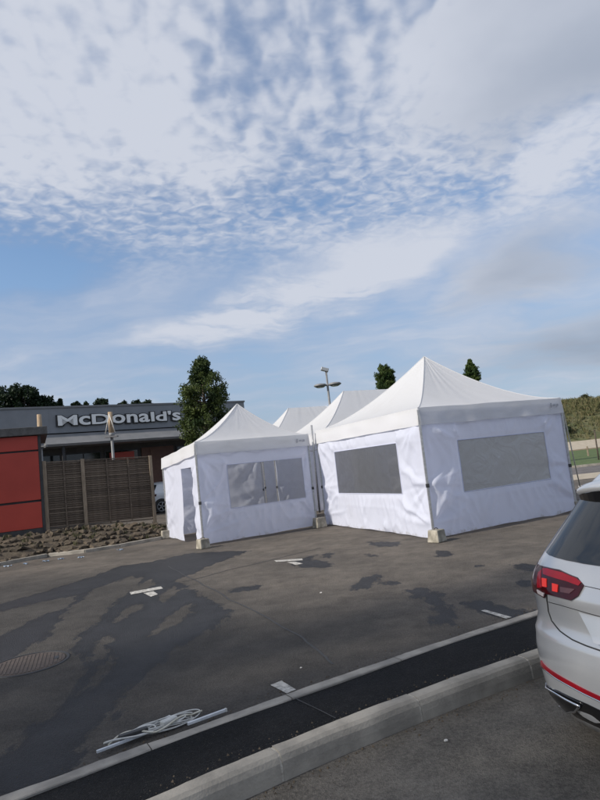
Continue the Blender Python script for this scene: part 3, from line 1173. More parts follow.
    # legs with height latch, eave bars
    for k in range(4):
        p = C[k] * 1.006
        z = ez[k] - 0.04
        leg = box('leg', (p.x - 0.022, p.y - 0.022, 0.0), (p.x + 0.022, p.y + 0.022, z), 'aluminium', t, bev=0.004)
        box('leg_foot', (p.x - 0.06, p.y - 0.06, 0.001), (p.x + 0.06, p.y + 0.06, 0.012), 'galvanised', leg)
        box('latch', (p.x - 0.03, p.y - 0.03, 0.95), (p.x + 0.03, p.y + 0.03, 1.02), 'dark_trim', leg, bev=0.006)
        q = C[(k + 1) % 4] * 0.985
        p = C[k] * 0.985
        bm = bmesh.new()
        za, zb = ez[k] - 0.1, ez[(k + 1) % 4] - 0.1
        A_, B_ = Vector((p.x, p.y, za)), Vector((q.x, q.y, zb))
        for s_ in range(4):
            a_, b_ = A_.lerp(B_, s_ / 4), A_.lerp(B_, (s_ + 1) / 4)
            dz_ = Vector((0, 0, 0.28))
            add_tube(bm, [a_ - dz_ * 0.1, b_ - dz_], 0.011, 4)
            add_tube(bm, [a_ - dz_, b_ - dz_ * 0.1], 0.011, 4)
        mesh_obj('truss', bm, 'aluminium', t)
    return t, C, c


def holes_from(pix, A, B, *extra):
    uv = [on_plane(x, y, A, B) for x, y in pix]
    us = sorted(u for u, _ in uv)
    zs = sorted(z for _, z in uv)
    return ((us[0] + us[1]) / 2, (us[2] + us[3]) / 2, (zs[0] + zs[1]) / 2, (zs[2] + zs[3]) / 2, *extra)


# big tent -----------------------------------------------------------
AF, AR, AL = g(434.5, 539.5), g(576, 511.5), g(327, 525)
AB = AL + AR - AF
apexA = at(424, 356.5, 14.35)
ez_A = [at(421, 407.5, AF.y).z, at(560, 398, AR.y).z, 2.46, at(318.5, 431, AL.y).z]
tA, CA, cA = make_tent('large white pitched marquee with two grey windows at its corner', [AF, AR, AB, AL], ez_A, [apexA], seed=2.0)
hR = holes_from([(457, 440), (544.6, 431.8), (550.3, 479.3), (463.8, 491.4)], AF, AR, 'pvc_milky')
hL = holes_from([(335, 450), (397.6, 445), (401.7, 494.8), (338, 492.6)], AL, AF, 'pvc_window')
loc = lambda p, c: Vector((p.x - c.x, p.y - c.y, 0))
ztA = min(ez_A) - 0.07
tent_wall(tA, loc(AF, cA), loc(AR, cA), ztA, [hR], 3.0, res=0.032, label='side wall with a wide milky window')
tent_wall(tA, loc(AL, cA), loc(AF, cA), ztA, [hL], 8.0, res=0.032, label='side wall with a dark see-through window')
tent_wall(tA, loc(AR, cA), loc(AB, cA), ztA, [], 12.0)
tent_wall(tA, loc(AB, cA), loc(AL, cA), ztA, [], 14.0, gap=(0.3, 0.75, 2.05))

# small tent ---------------------------------------------------------
SFL, SFR, SBL = g(204, 546.5), g(316.5, 526.5), g(169, 537.8)
SBR = SBL + SFR - SFL
apexS = at(237, 404, 15.9)
ez_S = [at(201, 441.5, SFL.y).z, at(315.5, 433.5, SFR.y).z, 2.34, at(167.5, 458, SBL.y).z]
tS, CS, cS = make_tent('small white marquee with an open doorway and one clear window', [SFL, SFR, SBR, SBL], ez_S, [apexS], seed=5.0, valance=0.30)
hS = holes_from([(227, 465), (302, 457.5), (305.5, 497.5), (230.5, 508.5)], SFL, SFR, 'pvc_clear')
ztS = min(ez_S) - 0.06
tent_wall(tS, loc(SFL, cS), loc(SFR, cS), ztS, [hS], 21.0, res=0.032)
u0, _ = on_plane(183, 500, SBL, SFL)
u1, _ = on_plane(194.5, 500, SBL, SFL)
_, zd = on_plane(187, 468, SBL, SFL)
tent_wall(tS, loc(SBL, cS), loc(SFL, cS), ztS, [], 24.0, gap=(u0, u1, zd), amp=0.8)
tent_wall(tS, loc(SBR, cS), loc(SBL, cS), ztS, [], 27.0)
tent_wall(tS, loc(SFR, cS), loc(SBR, cS), ztS, [], 31.0, gap=(0.04, 0.985, 2.05))

# two ridge tents behind ----------------------------------------------
eR = (AR - AF).normalized()
eL = (AL - AF).normalized()


def ridge_tent(label, p1, dep, wid, ez, seed, group=None):
    p1g = Vector((p1.x, p1.y, 0))
    a = p1g - eR * (dep / 2) - eL * (dep / 2) * 1.0
    c0, c1 = a, a + eR * wid
    c2, c3 = c1 + eL * dep, c0 + eL * dep
    p2 = p1 + eR * (wid - dep)
    t, C, c = make_tent(label, [c0, c1, c2, c3], [ez] * 4, [p1, p2], seed=seed)
    zt = ez - 0.08
    tent_wall(t, C[0], C[1], zt, [], seed + 1, gap=(0.2, 0.5, 2.0), amp=0.8)
    tent_wall(t, C[1], C[2], zt, [(0.25, 0.75, 0.95, 1.75)], seed + 2, amp=0.8)
    tent_wall(t, C[2], C[3], zt, [], seed + 3, gap=(0.2, 0.5, 2.0), amp=0.8)
    tent_wall(t, C[3], C[0], zt, [], seed + 4, gap=(0.015, 0.985, 2.05), amp=0.8)
    return t


p1C = at(343.5, 391, 18.9)
ridge_tent('white ridge marquee directly behind the large pitched marquee', p1C, 3.9, 5.6, 2.42, 40.0)
p1D = at(288.5, 408, 23.2)
ridge_tent('white ridge marquee at the back, only its peak showing', p1D, 3.9, 5.6, 2.42, 50.0)

# upright pole between the two front tents
pb = g(321.0, 524.0)
tube('tent_pole', [Vector((pb.x, pb.y, 0.3)), Vector((pb.x + 0.03, pb.y, at(317.5, 424.5, pb.y).z))], 0.026, 'aluminium', None, 8)
tag(bpy.data.objects['tent_pole'], 'thin grey metal pole standing between the two front marquees', 'pole')


# concrete ballast blocks -----------------------------------------------
def block(label, p, sx, sy, sz, rz, group):
    o = empty('ballast_block', (p.x, p.y, 0.004), rz)
    tag(o, label, 'concrete block', group)
    bm = bmesh.new()
    vs = add_box(bm, (-sx / 2, -sy / 2, 0), (sx / 2, sy / 2, sz), bev=0.014)
    for v in vs:
        if v.is_valid:
            k = 1 - 0.16 * v.co.z / sz
            v.co.x *= k
            v.co.y *= k
            v.co += Vector((noise.noise(v.co * 9 + p), noise.noise(v.co * 9 - p), 0)) * 0.006
    mesh_obj('block_body', bm, 'block_concrete', o)
    bm = bmesh.new()
    arc = [Vector((0.06 * math.cos(a), 0, sz - 0.02 + 0.05 * math.sin(a))) for a in np.linspace(0, math.pi, 9)]
    add_tube(bm, arc, 0.007, 6)
    mesh_obj('lifting_loop', bm, 'rust_iron', o, smooth=True)
    # groove band round the block
    bm = bmesh.new()
    add_box(bm, (-sx / 2 * 0.955, -0.022, -0.0), (sx / 2 * 0.955, 0.022, sz * 0.18))
    mesh_obj('forklift_slot', bm, 'dark_trim', o)
    return o


gb = 'concrete ballast blocks at the marquee legs'
angA = math.atan2(eR.y, eR.x)
block('concrete ballast block at the front corner of the large marquee', g(437.5, 542), 0.25, 0.25, 0.215, angA + 0.2, gb)
block('concrete ballast block beside the doorway of the small marquee', g(203.5, 548.5), 0.25, 0.25, 0.21, angA + 0.15, gb)
block('concrete ballast block in the gap between the two front marquees', g(320, 527.5), 0.29, 0.27, 0.25, angA, gb)
block('pale concrete ballast block at the back corner nearest the fence', g(166, 538.5), 0.25, 0.25, 0.215, angA - 0.1, gb)
block('concrete ballast block at the far right corner of the large marquee', g(580.5, 511), 0.25, 0.25, 0.215, angA + 0.3, gb)

# guy rope at the right corner
ra = Vector((AR.x, AR.y, ez_A[1] - 0.15)) + Vector((0.05, 0.0, 0))
rb = g(583, 500)
gr = empty('guy_rope', (ra.x, ra.y, 0))
tag(gr, 'pale guy rope pegged out from the large marquee corner', 'rope')
tube('rope', [ra - gr.location, ra.lerp(rb, 0.5) - gr.location - Vector((0, 0, 0.05)), rb - gr.location + Vector((0, 0, 0.05))], 0.013, 'beige_cable', gr, 6)
tube('peg', [rb - gr.location + Vector((0.02, 0, 0.10)), rb - gr.location - Vector((0, 0, 0.05))], 0.015, 'galvanised', gr, 6)


# ================================================================== RESTAURANT
ZF = 5.4
bL = at(0, 410, 1.0)
YL = (ZF - CAMZ) / (at(0, 410, 1).z - CAMZ)
YR = (ZF - CAMZ) / (at(188, 404, 1).z - CAMZ)
FL_, FR_ = at(0, 410, YL), at(188, 404, YR)
fd = Vector((FR_.x - FL_.x, FR_.y - FL_.y, 0)).normalized()
fn = Vector((fd.y, -fd.x, 0))                      # towards the car park
A0 = Vector((FL_.x, FL_.y, 0))
LEN = (Vector((FR_.x, FR_.y, 0)) - A0).length
u_end, _ = on_plane(244, 404, FL_, FR_)
X0, X1 = -9.0, u_end * LEN
rest = empty('restaurant', (A0.x, A0.y, 0), math.atan2(fd.y, fd.x))
tag(rest, 'low grey flat-roofed restaurant with white lettering on its fascia', 'building')
# local frame: x along the facade, -y towards the car park


def fpos(x, y):
    u, z = on_plane(x, y, FL_, FR_)
    return u * LEN, z


zb_ = (fpos(100, 431)[1] + fpos(190, 426)[1]) / 2
zc_ = (fpos(116, 444)[1] + fpos(168, 440)[1]) / 2
box('wall', (X0, 0.6, 0), (X1 - 0.2, 12.0, ZF - 0.5), 'facade_dark', rest)
box('fascia', (X0, 0, zb_), (X1, 12.4, ZF), 'fascia_grey', rest, bev=0.01)
box('roof_trim', (X0 - 0.04, -0.04, ZF + 0.002), (X1 + 0.04, 12.44, ZF + 0.09), 'canopy_grey', rest)
# panel joints of the fascia: thin proud cover strips
for x in np.arange(X0 + 2.0, X1, 3.0):
    box('joint_strip', (x - 0.012, -0.006, zb_ + 0.02), (x + 0.012, -0.001, ZF - 0.01), 'fascia_grey', rest)
# canopy: sloping front
bm = bmesh.new()
for x in (fpos(46, 440)[0] - 0.2, X1):
    for y, z in ((0.6, zc_ + 0.0), (-0.9, zc_ - 0.0), (-0.95, zc_ + 0.1), (-0.12, zb_ - 0.06), (0.6, zb_ - 0.06)):
        bm.verts.new((x, y, z))
bm.verts.ensure_lookup_table()
V_ = list(bm.verts)
for i in range(5):
    bm.faces.new((V_[i], V_[(i + 1) % 5], V_[5 + (i + 1) % 5], V_[5 + i]))
bm.faces.new(V_[:5])
bm.faces.new(V_[5:])
mesh_obj('canopy', bm, 'canopy_grey', rest)
# glazed front with frames, red and brown infill panels
xw = X0 + 0.6
k = 0
while xw + 1.8 < X1 - 0.4:
    kind = ['glass', 'glass', 'brown', 'glass', 'glass', 'glass'][k % 6]
    if kind == 'glass':
        w_ = box('window', (xw, 0.545, 0.15), (xw + 1.7, 0.597, zc_ - 0.25), 'dark_trim', rest)
        box('pane', (xw + 0.07, 0.530, 0.24), (xw + 0.82, 0.543, zc_ - 0.33), 'glass_dark', w_)
        box('pane', (xw + 0.88, 0.530, 0.24), (xw + 1.63, 0.543, zc_ - 0.33), 'glass_dark', w_)
    else:
        box('infill_panel', (xw, 0.53, 0.1), (xw + 1.7, 0.597, zc_ - 0.25), 'red_panel' if kind == 'red' else 'facade_brown', rest)
    xw += 1.85
    k += 1
xr = fpos(128, 455)
box('red_screen', (xr[0] - 0.75, 0.40, 0), (xr[0] + 0.45, 0.50, fpos(128, 451)[1]), 'red_panel', rest)
for px in (60, 205):
    xq = fpos(px, 455)[0]
    box('canopy_post', (xq - 0.06, -0.75, 0), (xq + 0.06, -0.63, zc_ + 0.02), 'dark_trim', rest)
xq = fpos(165, 470)[0]
box('timber_door_frame', (xq - 0.5, 0.50, 0), (xq + 0.35, 0.528, zc_ - 0.3), 'facade_brown', rest)

# lettering, one solid letter per object
xa, za0 = fpos(57.5, 425)
xb, zb0 = fpos(180, 420)
zt0 = fpos(58, 415)[1]
word = "McDonald's"
fc = bpy.data.curves.new('lettering', 'FONT')
fo = bpy.data.objects.new('lettering', fc)
COL.objects.link(fo)
capH = zt0 - za0


def letter_mesh(ch, ext, off, scx):
    fc.body = ch
    fc.extrude = ext
    fc.offset = off
    fc.size = 1.0
    fc.resolution_u = 4
    bpy.context.view_layer.update()
    dg = bpy.context.evaluated_depsgraph_get()
    return bpy.data.meshes.new_from_object(fo.evaluated_get(dg))


raw = []
for ch in word:
    m_ = letter_mesh(ch, 0.05, 0.022, 1)
    xs = [v.co.x for v in m_.vertices]
    raw.append((ch, m_, min(xs), max(xs)))
tot = sum(r[3] - r[2] for r in raw) + 0.06 * (len(raw) - 1)
kx = (xb - xa) / tot
capraw = max(v.co.y for v in raw[0][1].vertices)
ky = capH / capraw
cx = xa
za = (za0 + zb0) / 2 - 0.02
for ch, m_, x0, x1 in raw:
    for dat, off, ydep, mt, nm in ((m_, 0, -0.10, 'letter_white', 'letter'), (letter_mesh(ch, 0.04, 0.075, 1), 0, -0.052, 'letter_return', 'letter_backing')):
        for v in dat.vertices:
            c_ = v.co.copy()
            v.co = Vector(((c_.x - x0) * kx, -c_.z * 0.8, c_.y * ky * (1.27 if ch in 'conas' else 1.0)))
        dat.flip_normals()
        o = mesh_obj(nm, dat, mt, rest)
        o.location = (cx, ydep, za)
        if nm == 'letter':
            keep = o
        else:
            o.parent = keep
            o.location = (0, 0.052, 0)
    cx += (x1 - x0 + 0.06) * kx
bpy.data.objects.remove(fo)

# ================================================================== FENCE, RED BOX, STONE BANK
fA = at(46, 497, 16.75)
fB = at(152.5, 489, 17.96)
fA2, fB2 = Vector((fA.x, fA.y, 0)), Vector((fB.x, fB.y, 0))
ffd = (fB2 - fA2).normalized()
ffn = Vector((ffd.y, -ffd.x, 0))
flen = (fB2 - fA2).length
fence = empty('screen_fence', (fA2.x, fA2.y, 0), math.atan2(ffd.y, ffd.x))
tag(fence, 'weathered timber slat screen fence standing on the stone bank', 'fence')
def fz(x, y):
    u, z = on_plane(x, y, fA2, fB2)
    return u * flen, z
tl, tr_ = fz(46, 462)[1], fz(151, 456)[1]
bl_, br_ = fz(48, 530)[1], fz(154, 519)[1]
xm = fz(84.5, 495)[0]
def ztop_(x): return tl + (tr_ - tl) * x / flen
def zbot_(x): return bl_ + (br_ - bl_) * x / flen
slope = (tr_ - tl) / flen
for i, x in enumerate((0.0, xm, flen)):
    w_ = 0.05 if i < 2 else 0.045
    o = box('fence_post', (x - w_, -0.05, zbot_(x) - 0.45), (x + w_, 0.05, ztop_(x) + (0.03 if i < 2 else 0.015)), 'post_wood', fence, bev=0.006)
slat_meshes = {}
for (x0, x1, nb) in ((0.055, xm - 0.055, 1), (xm + 0.055, flen - 0.05, 2)):
    L_ = x1 - x0
    bm = bmesh.new()
    n_ = 10
    prev = None
    for i in range(n_ + 1):
        x = L_ * i / n_
        y = 0.012 * math.sin(i / n_ * math.pi * (nb + 1) * 1.0)
        ring = [bm.verts.new((x, y - 0.005, -0.0215)), bm.verts.new((x, y + 0.005, -0.0215)), bm.verts.new((x, y + 0.005, 0.0215)), bm.verts.new((x, y - 0.005, 0.0215))]
        if prev:
            for j in range(4):
                bm.faces.new((prev[j], prev[(j + 1) % 4], ring[(j + 1) % 4], ring[j]))
        else:
            bm.faces.new(ring)
        prev = ring
    bm.faces.new(prev[::-1])
    bmesh.ops.recalc_face_normals(bm, faces=bm.faces)
    sm = bpy.data.meshes.new('slat')
    bm.to_mesh(sm)
    bm.free()
    sm.materials.append(MATS['fence_wood'])
    zlo = zbot_((x0 + x1) / 2) + 0.05
    zhi = ztop_((x0 + x1) / 2) - 0.03
    ns_ = 30
    for i in range(ns_):
        o = bpy.data.objects.new('slat', sm)
        COL.objects.link(o)
        o.parent = fence
        zz0 = zlo + (zhi - zlo) * (i + 0.5) / ns_
        o.location = (x0, 0.010 * (1 if i % 2 else -1), zz0 - slope * L_ / 2)
        o.rotation_euler = (random.uniform(-0.12, 0.12), -math.atan(slope) + random.uniform(-0.004, 0.004), 0)
    for i in range(ns_ - 1):
        o = bpy.data.objects.new('slat', sm)
        COL.objects.link(o)
        o.parent = fence
        zz0 = zlo + (zhi - zlo) * (i + 1.0) / ns_
        o.location = (x0, 0.034, zz0 - slope * L_ / 2)
        o.rotation_euler = (random.uniform(-0.1, 0.1), -math.atan(slope) + random.uniform(-0.004, 0.004), 0)
    for b in range(nb + 0):
        xb_ = x0 + L_ * (b + 1) / (nb + 1)
        box('batten', (xb_ - 0.02, -0.045, zlo - 0.02), (xb_ + 0.02, -0.026, zhi + 0.02), 'fence_wood', fence)
    for z_ in (zlo - 0.05, zhi + 0.005):
        bm = bmesh.new()
        add_box(bm, (x0, -0.03, z_), (x1, 0.03, z_ + 0.03))
        for v in bm.verts:
            v.co.z += slope * (v.co.x - (x0 + x1) / 2)
        mesh_obj('rail', bm, 'fence_wood', fence)

# red panelled enclosure to the left of the fence
rx1 = -0.07
rbx = empty('bin_enclosure', (fA2.x + ffn.x * 0.1, fA2.y + ffn.y * 0.1, 0), math.atan2(ffd.y, ffd.x))
tag(rbx, 'red panelled enclosure with dark coping left of the slat fence', 'enclosure')
def rz_(x, y):
    A_ = Vector((rbx.location.x, rbx.location.y, 0))
    u, z = on_plane(x, y, A_, A_ + ffd)
    return u, z
zt_ = rz_(22, 436)[1]
zbt = rz_(22, 530)[1]
z1_ = rz_(22, 451.5)[1]
z2_ = rz_(22, 502.5)[1]
box('core', (-5.2, 0.05, 0.15), (rx1 - 0.06, 3.2, zt_ - 0.01), 'dark_trim', rbx)
box('corner_trim', (rx1 - 0.055, -0.005, zbt - 0.3), (rx1 + 0.02, 0.06, zt_), 'dark_trim', rbx)
box('plinth', (-5.2, -0.01, 0.1), (rx1 - 0.058, 0.045, zbt - 0.01), 'dark_trim', rbx)
for x0_, x1_ in ((-5.2, -3.45), (-3.42, -1.68), (-1.65, rx1 - 0.06)):
    for za_, zb2 in ((zbt, z2_ - 0.03), (z2_ + 0.03, z1_ - 0.025), (z1_ + 0.025, zt_ - 0.02)):
        box('red_panel', (x0_, 0.0, za_), (x1_, 0.046, zb2), 'red_panel', rbx, bev=0.003)
box('side_panel', (rx1 - 0.058, 0.07, 0.3), (rx1 - 0.02, 3.2, zt_ - 0.02), 'red_panel', rbx)
box('coping', (-5.4, -0.12, zt_), (rx1 + 0.20, 3.4, zt_ + 0.22), 'coping_grey', rbx, bev=0.01)

# stone bank -----------------------------------------------------------
base_pts = [g(-170, 600), g(-60, 577), g(0, 566), g(48, 557), g(85, 553), g(120, 547.5), g(162, 539.5), g(172, 536)]
top_pts = []
for p in base_pts:
    s_ = (p - fA2).dot(ffd)
    q = fA2 + ffd * s_ + ffn * 0.04
    zq = zbot_(min(max(s_, -1), flen)) - 0.06
    if s_ > flen - 0.4:
        zq *= max(0.25, 1 - (s_ - flen + 0.4) * 0.7)
    if (q - p).dot(-ffn) < 0.5:
        q = p - ffn * 0.5
    top_pts.append(Vector((q.x, q.y, max(zq, 0.12))))


def bank(u, v):
    n_ = len(base_pts) - 1
    f = u * n_
    i = min(int(f), n_ - 1)
    f -= i
    a, b = base_pts[i].lerp(base_pts[i + 1], f), top_pts[i].lerp(top_pts[i + 1], f)
    a = a - ffn * 0.14
    p = a.lerp(b, v)
    p.z = 0.05 + (b.z - 0.05) * (v ** 0.8)
    return p


rows = []
for i in range(81):
    u = i / 80
    rows.append([bank(u, 0) - Vector((0, 0, 0.2))] + [bank(u, j / 8) + Vector((0, 0, 0.04 * noise.noise(Vector((u * 60, j * 0.9, 2))))) for j in range(9)] + [bank(u, 1) - ffn * 0.5 - Vector((0, 0, 0.0)), bank(u, 1) - ffn * 2.5 - Vector((0, 0, 0.6))])
stone_bank = sheet('stone_bank', rows, 'soil')
tag(stone_bank, 'low rocky stone bank sloping up to the slat fence', 'stone bank')
stone_bank.data.polygons.foreach_set('use_smooth', [True] * len(stone_bank.data.polygons))
rock_meshes = []
for k in range(6):
    bm = bmesh.new()
    bmesh.ops.create_icosphere(bm, subdivisions=2, radius=0.5)
    sd = Vector((k * 13.1, k * 7.7, k * 3.3))
    for v in bm.verts:
        c_ = v.co.copy()
        for ax in range(3):                                # squared-off, split faces
            c_[ax] = math.copysign(min(abs(c_[ax]) * 1.35, 0.42), c_[ax])
        v.co = c_ * (1 + 0.30 * noise.noise(c_ * 2.0 + sd) + 0.12 * noise.noise(c_ * 5 + sd))
    bmesh.ops.recalc_face_normals(bm, faces=bm.faces)
    rm = bpy.data.meshes.new('stone')
    bm.to_mesh(rm)
    bm.free()
    rm.materials.append(MATS['rock'])
    rock_meshes.append(rm)
rs = random.Random(3)
for r in range(5):
    v = 0.06 + r * 0.225
    u = rs.uniform(0, 0.01)
    while u < 1.0:
        sz = rs.uniform(0.08, 0.27)
        p = bank(min(u, 1), min(v + rs.uniform(-0.05, 0.05), 1))
        o = bpy.data.objects.new('stone', rs.choice(rock_meshes))
        COL.objects.link(o)
        o.parent = stone_bank
        o.location = p + Vector((0, 0, rs.uniform(-0.005, 0.03)))
        o.scale = (sz * rs.uniform(0.9, 1.3), sz * rs.uniform(0.6, 0.9), sz * rs.uniform(0.32, 0.62))
        o.rotation_euler = (rs.uniform(-0.6, 0.6), rs.uniform(-0.6, 0.6), math.atan2(ffd.y, ffd.x) + rs.uniform(-1.2, 1.2))
        u += sz * 1.05 / 9.5
# kerb at the foot of the bank
bk = empty('bank_kerb')
tag(bk, 'low worn concrete kerb at the foot of the stone bank', kind='structure')
path = [p.copy() for p in base_pts]
for a, b in zip(path, path[1:]):
    L_ = (b - a).length
    n_ = max(1, round(L_ / 0.9))
    for i in range(n_):
        p, q = a.lerp(b, i / n_), a.lerp(b, (i + 1) / n_)
        d = (q - p).normalized()
        M = Matrix.Translation(p) @ Matrix.Rotation(math.atan2(d.y, d.x), 4, 'Z')
        box('kerb_stone', (0.006, 0.0, -0.05), ((q - p).length - 0.006, 0.11, 0.085), 'kerb_concrete', bk, M, bev=0.012)
# weeds on the bank
def tuft_mesh(n_, h, spread, seed, w=0.012):
    r = random.Random(seed)
    vs, fs = [], []
    for i in range(n_):
        a, rr = r.uniform(0, 6.28), spread * math.sqrt(r.random())
        b = Vector((rr * math.cos(a), rr * math.sin(a), 0))
        hh = h * r.uniform(0.5, 1)
        lean = Vector((r.uniform(-1, 1), r.uniform(-1, 1), 0)) * hh * 0.45
        s_ = Vector((math.cos(a + 1.3), math.sin(a + 1.3), 0)) * w
        k_ = len(vs)
        vs += [b - s_, b + s_, b + lean * 0.4 + Vector((0, 0, hh * 0.6)) + s_ * 0.7, b + lean * 0.4 + Vector((0, 0, hh * 0.6)) - s_ * 0.7, b + lean + Vector((0, 0, hh))]
        fs += [(k_, k_ + 1, k_ + 2, k_ + 3), (k_ + 3, k_ + 2, k_ + 4)]
    return vs, fs


vs, fs = [], []
for i in range(55):
    u, v = rs.random(), rs.random() ** 0.7
    p = bank(u, v)
    tv, tf = tuft_mesh(10, 0.16, 0.1, i)
    k_ = len(vs)
    vs += [q + p for q in tv]
    fs += [tuple(j + k_ for j in f) for f in tf]
wd = mesh_obj('bank_weeds', (vs, fs), 'leaf_bush')
tag(wd, 'thin weeds growing between the stones of the bank', 'weeds', kind='stuff')

# pale blue scraps lying along the bank kerb
gs = 'pale blue plastic scraps along the bank kerb'
for i, (x, y) in enumerate(((7, 567), (26, 564.5), (45, 562), (62, 559.5), (82, 558), (120, 550.5))):
    p = g(x, y)
    bm = bmesh.new()
    for q in range(5):
        r = random.Random(i * 10 + q)
        c0 = Vector((r.uniform(-0.10, 0.10), r.uniform(-0.04, 0.04), 0.004))
        n_ = 7
        prev = None
        a0 = r.uniform(0, 3)
        for s_ in range(n_ + 1):
            t_ = s_ / n_
            c_ = c0 + Vector((math.cos(a0) * (t_ - 0.5) * 0.16, math.sin(a0) * (t_ - 0.5) * 0.09, 0.012 + 0.04 * abs(math.sin(t_ * 7 + q))))
            e_ = Vector((-math.sin(a0), math.cos(a0), 0.6 * math.sin(t_ * 9))) * 0.026
            v0, v1 = bm.verts.new(c_ - e_), bm.verts.new(c_ + e_)
            if prev:
                bm.faces.new((prev[0], prev[1], v1, v0))
            prev = (v0, v1)
    for v in bm.verts:
        v.co *= 0.6
    zmin = min(v.co.z for v in bm.verts)
    for v in bm.verts:
        v.co.z += 0.003 - zmin
    o = mesh_obj('plastic_scrap', bm, 'blue_scrap')
    o.location = (p.x, p.y, 0)
    tag(o, 'crumpled pale blue plastic scrap lying at the foot of the stone bank', 'scrap', gs)

# timber masts of the terrace -----------------------------------------
def mast(label, px, ytop, Y, zb, rope_px=None, pole_y=None):
    top = at(px, ytop, Y)
    m = empty('timber_mast', (top.x, top.y, 0))
    tag(m, label, 'mast')
    zsw = at(px, pole_y, Y).z if pole_y else zb
    tube('steel_post', [(0, 0, 0), (0, 0, zsw + 0.1)], 0.05, 'lamp_grey', m, 10)
    tube('timber_pole', [(0, 0, zsw), (0, 0, top.z)], 0.09, 'mast_wood', m, 12, 0.075)
    tube('collar', [(0, 0, zsw - 0.02), (0, 0, zsw + 0.1)], 0.10, 'lamp_grey', m, 12)
    for dx in ((-0.17, 0.17) if rope_px else ()):
        tube('stay', [(0.0, -0.12, top.z - 0.08), (dx, -0.12, zsw + 0.08)], 0.014, 'white_plastic', m, 6)
    box('arm', (-0.22, -0.14, zsw - 0.05), (0.22, 0.06, zsw - 0.01), 'lamp_grey', m)
    return m


mast('timber mast with two rope stays rising behind the slat fence', 110, 412, 20.5, 1.0, True, 436)
mast('short timber mast rising behind the red enclosure', 39.0, 414.5, 21.0, 1.0, None, 446)


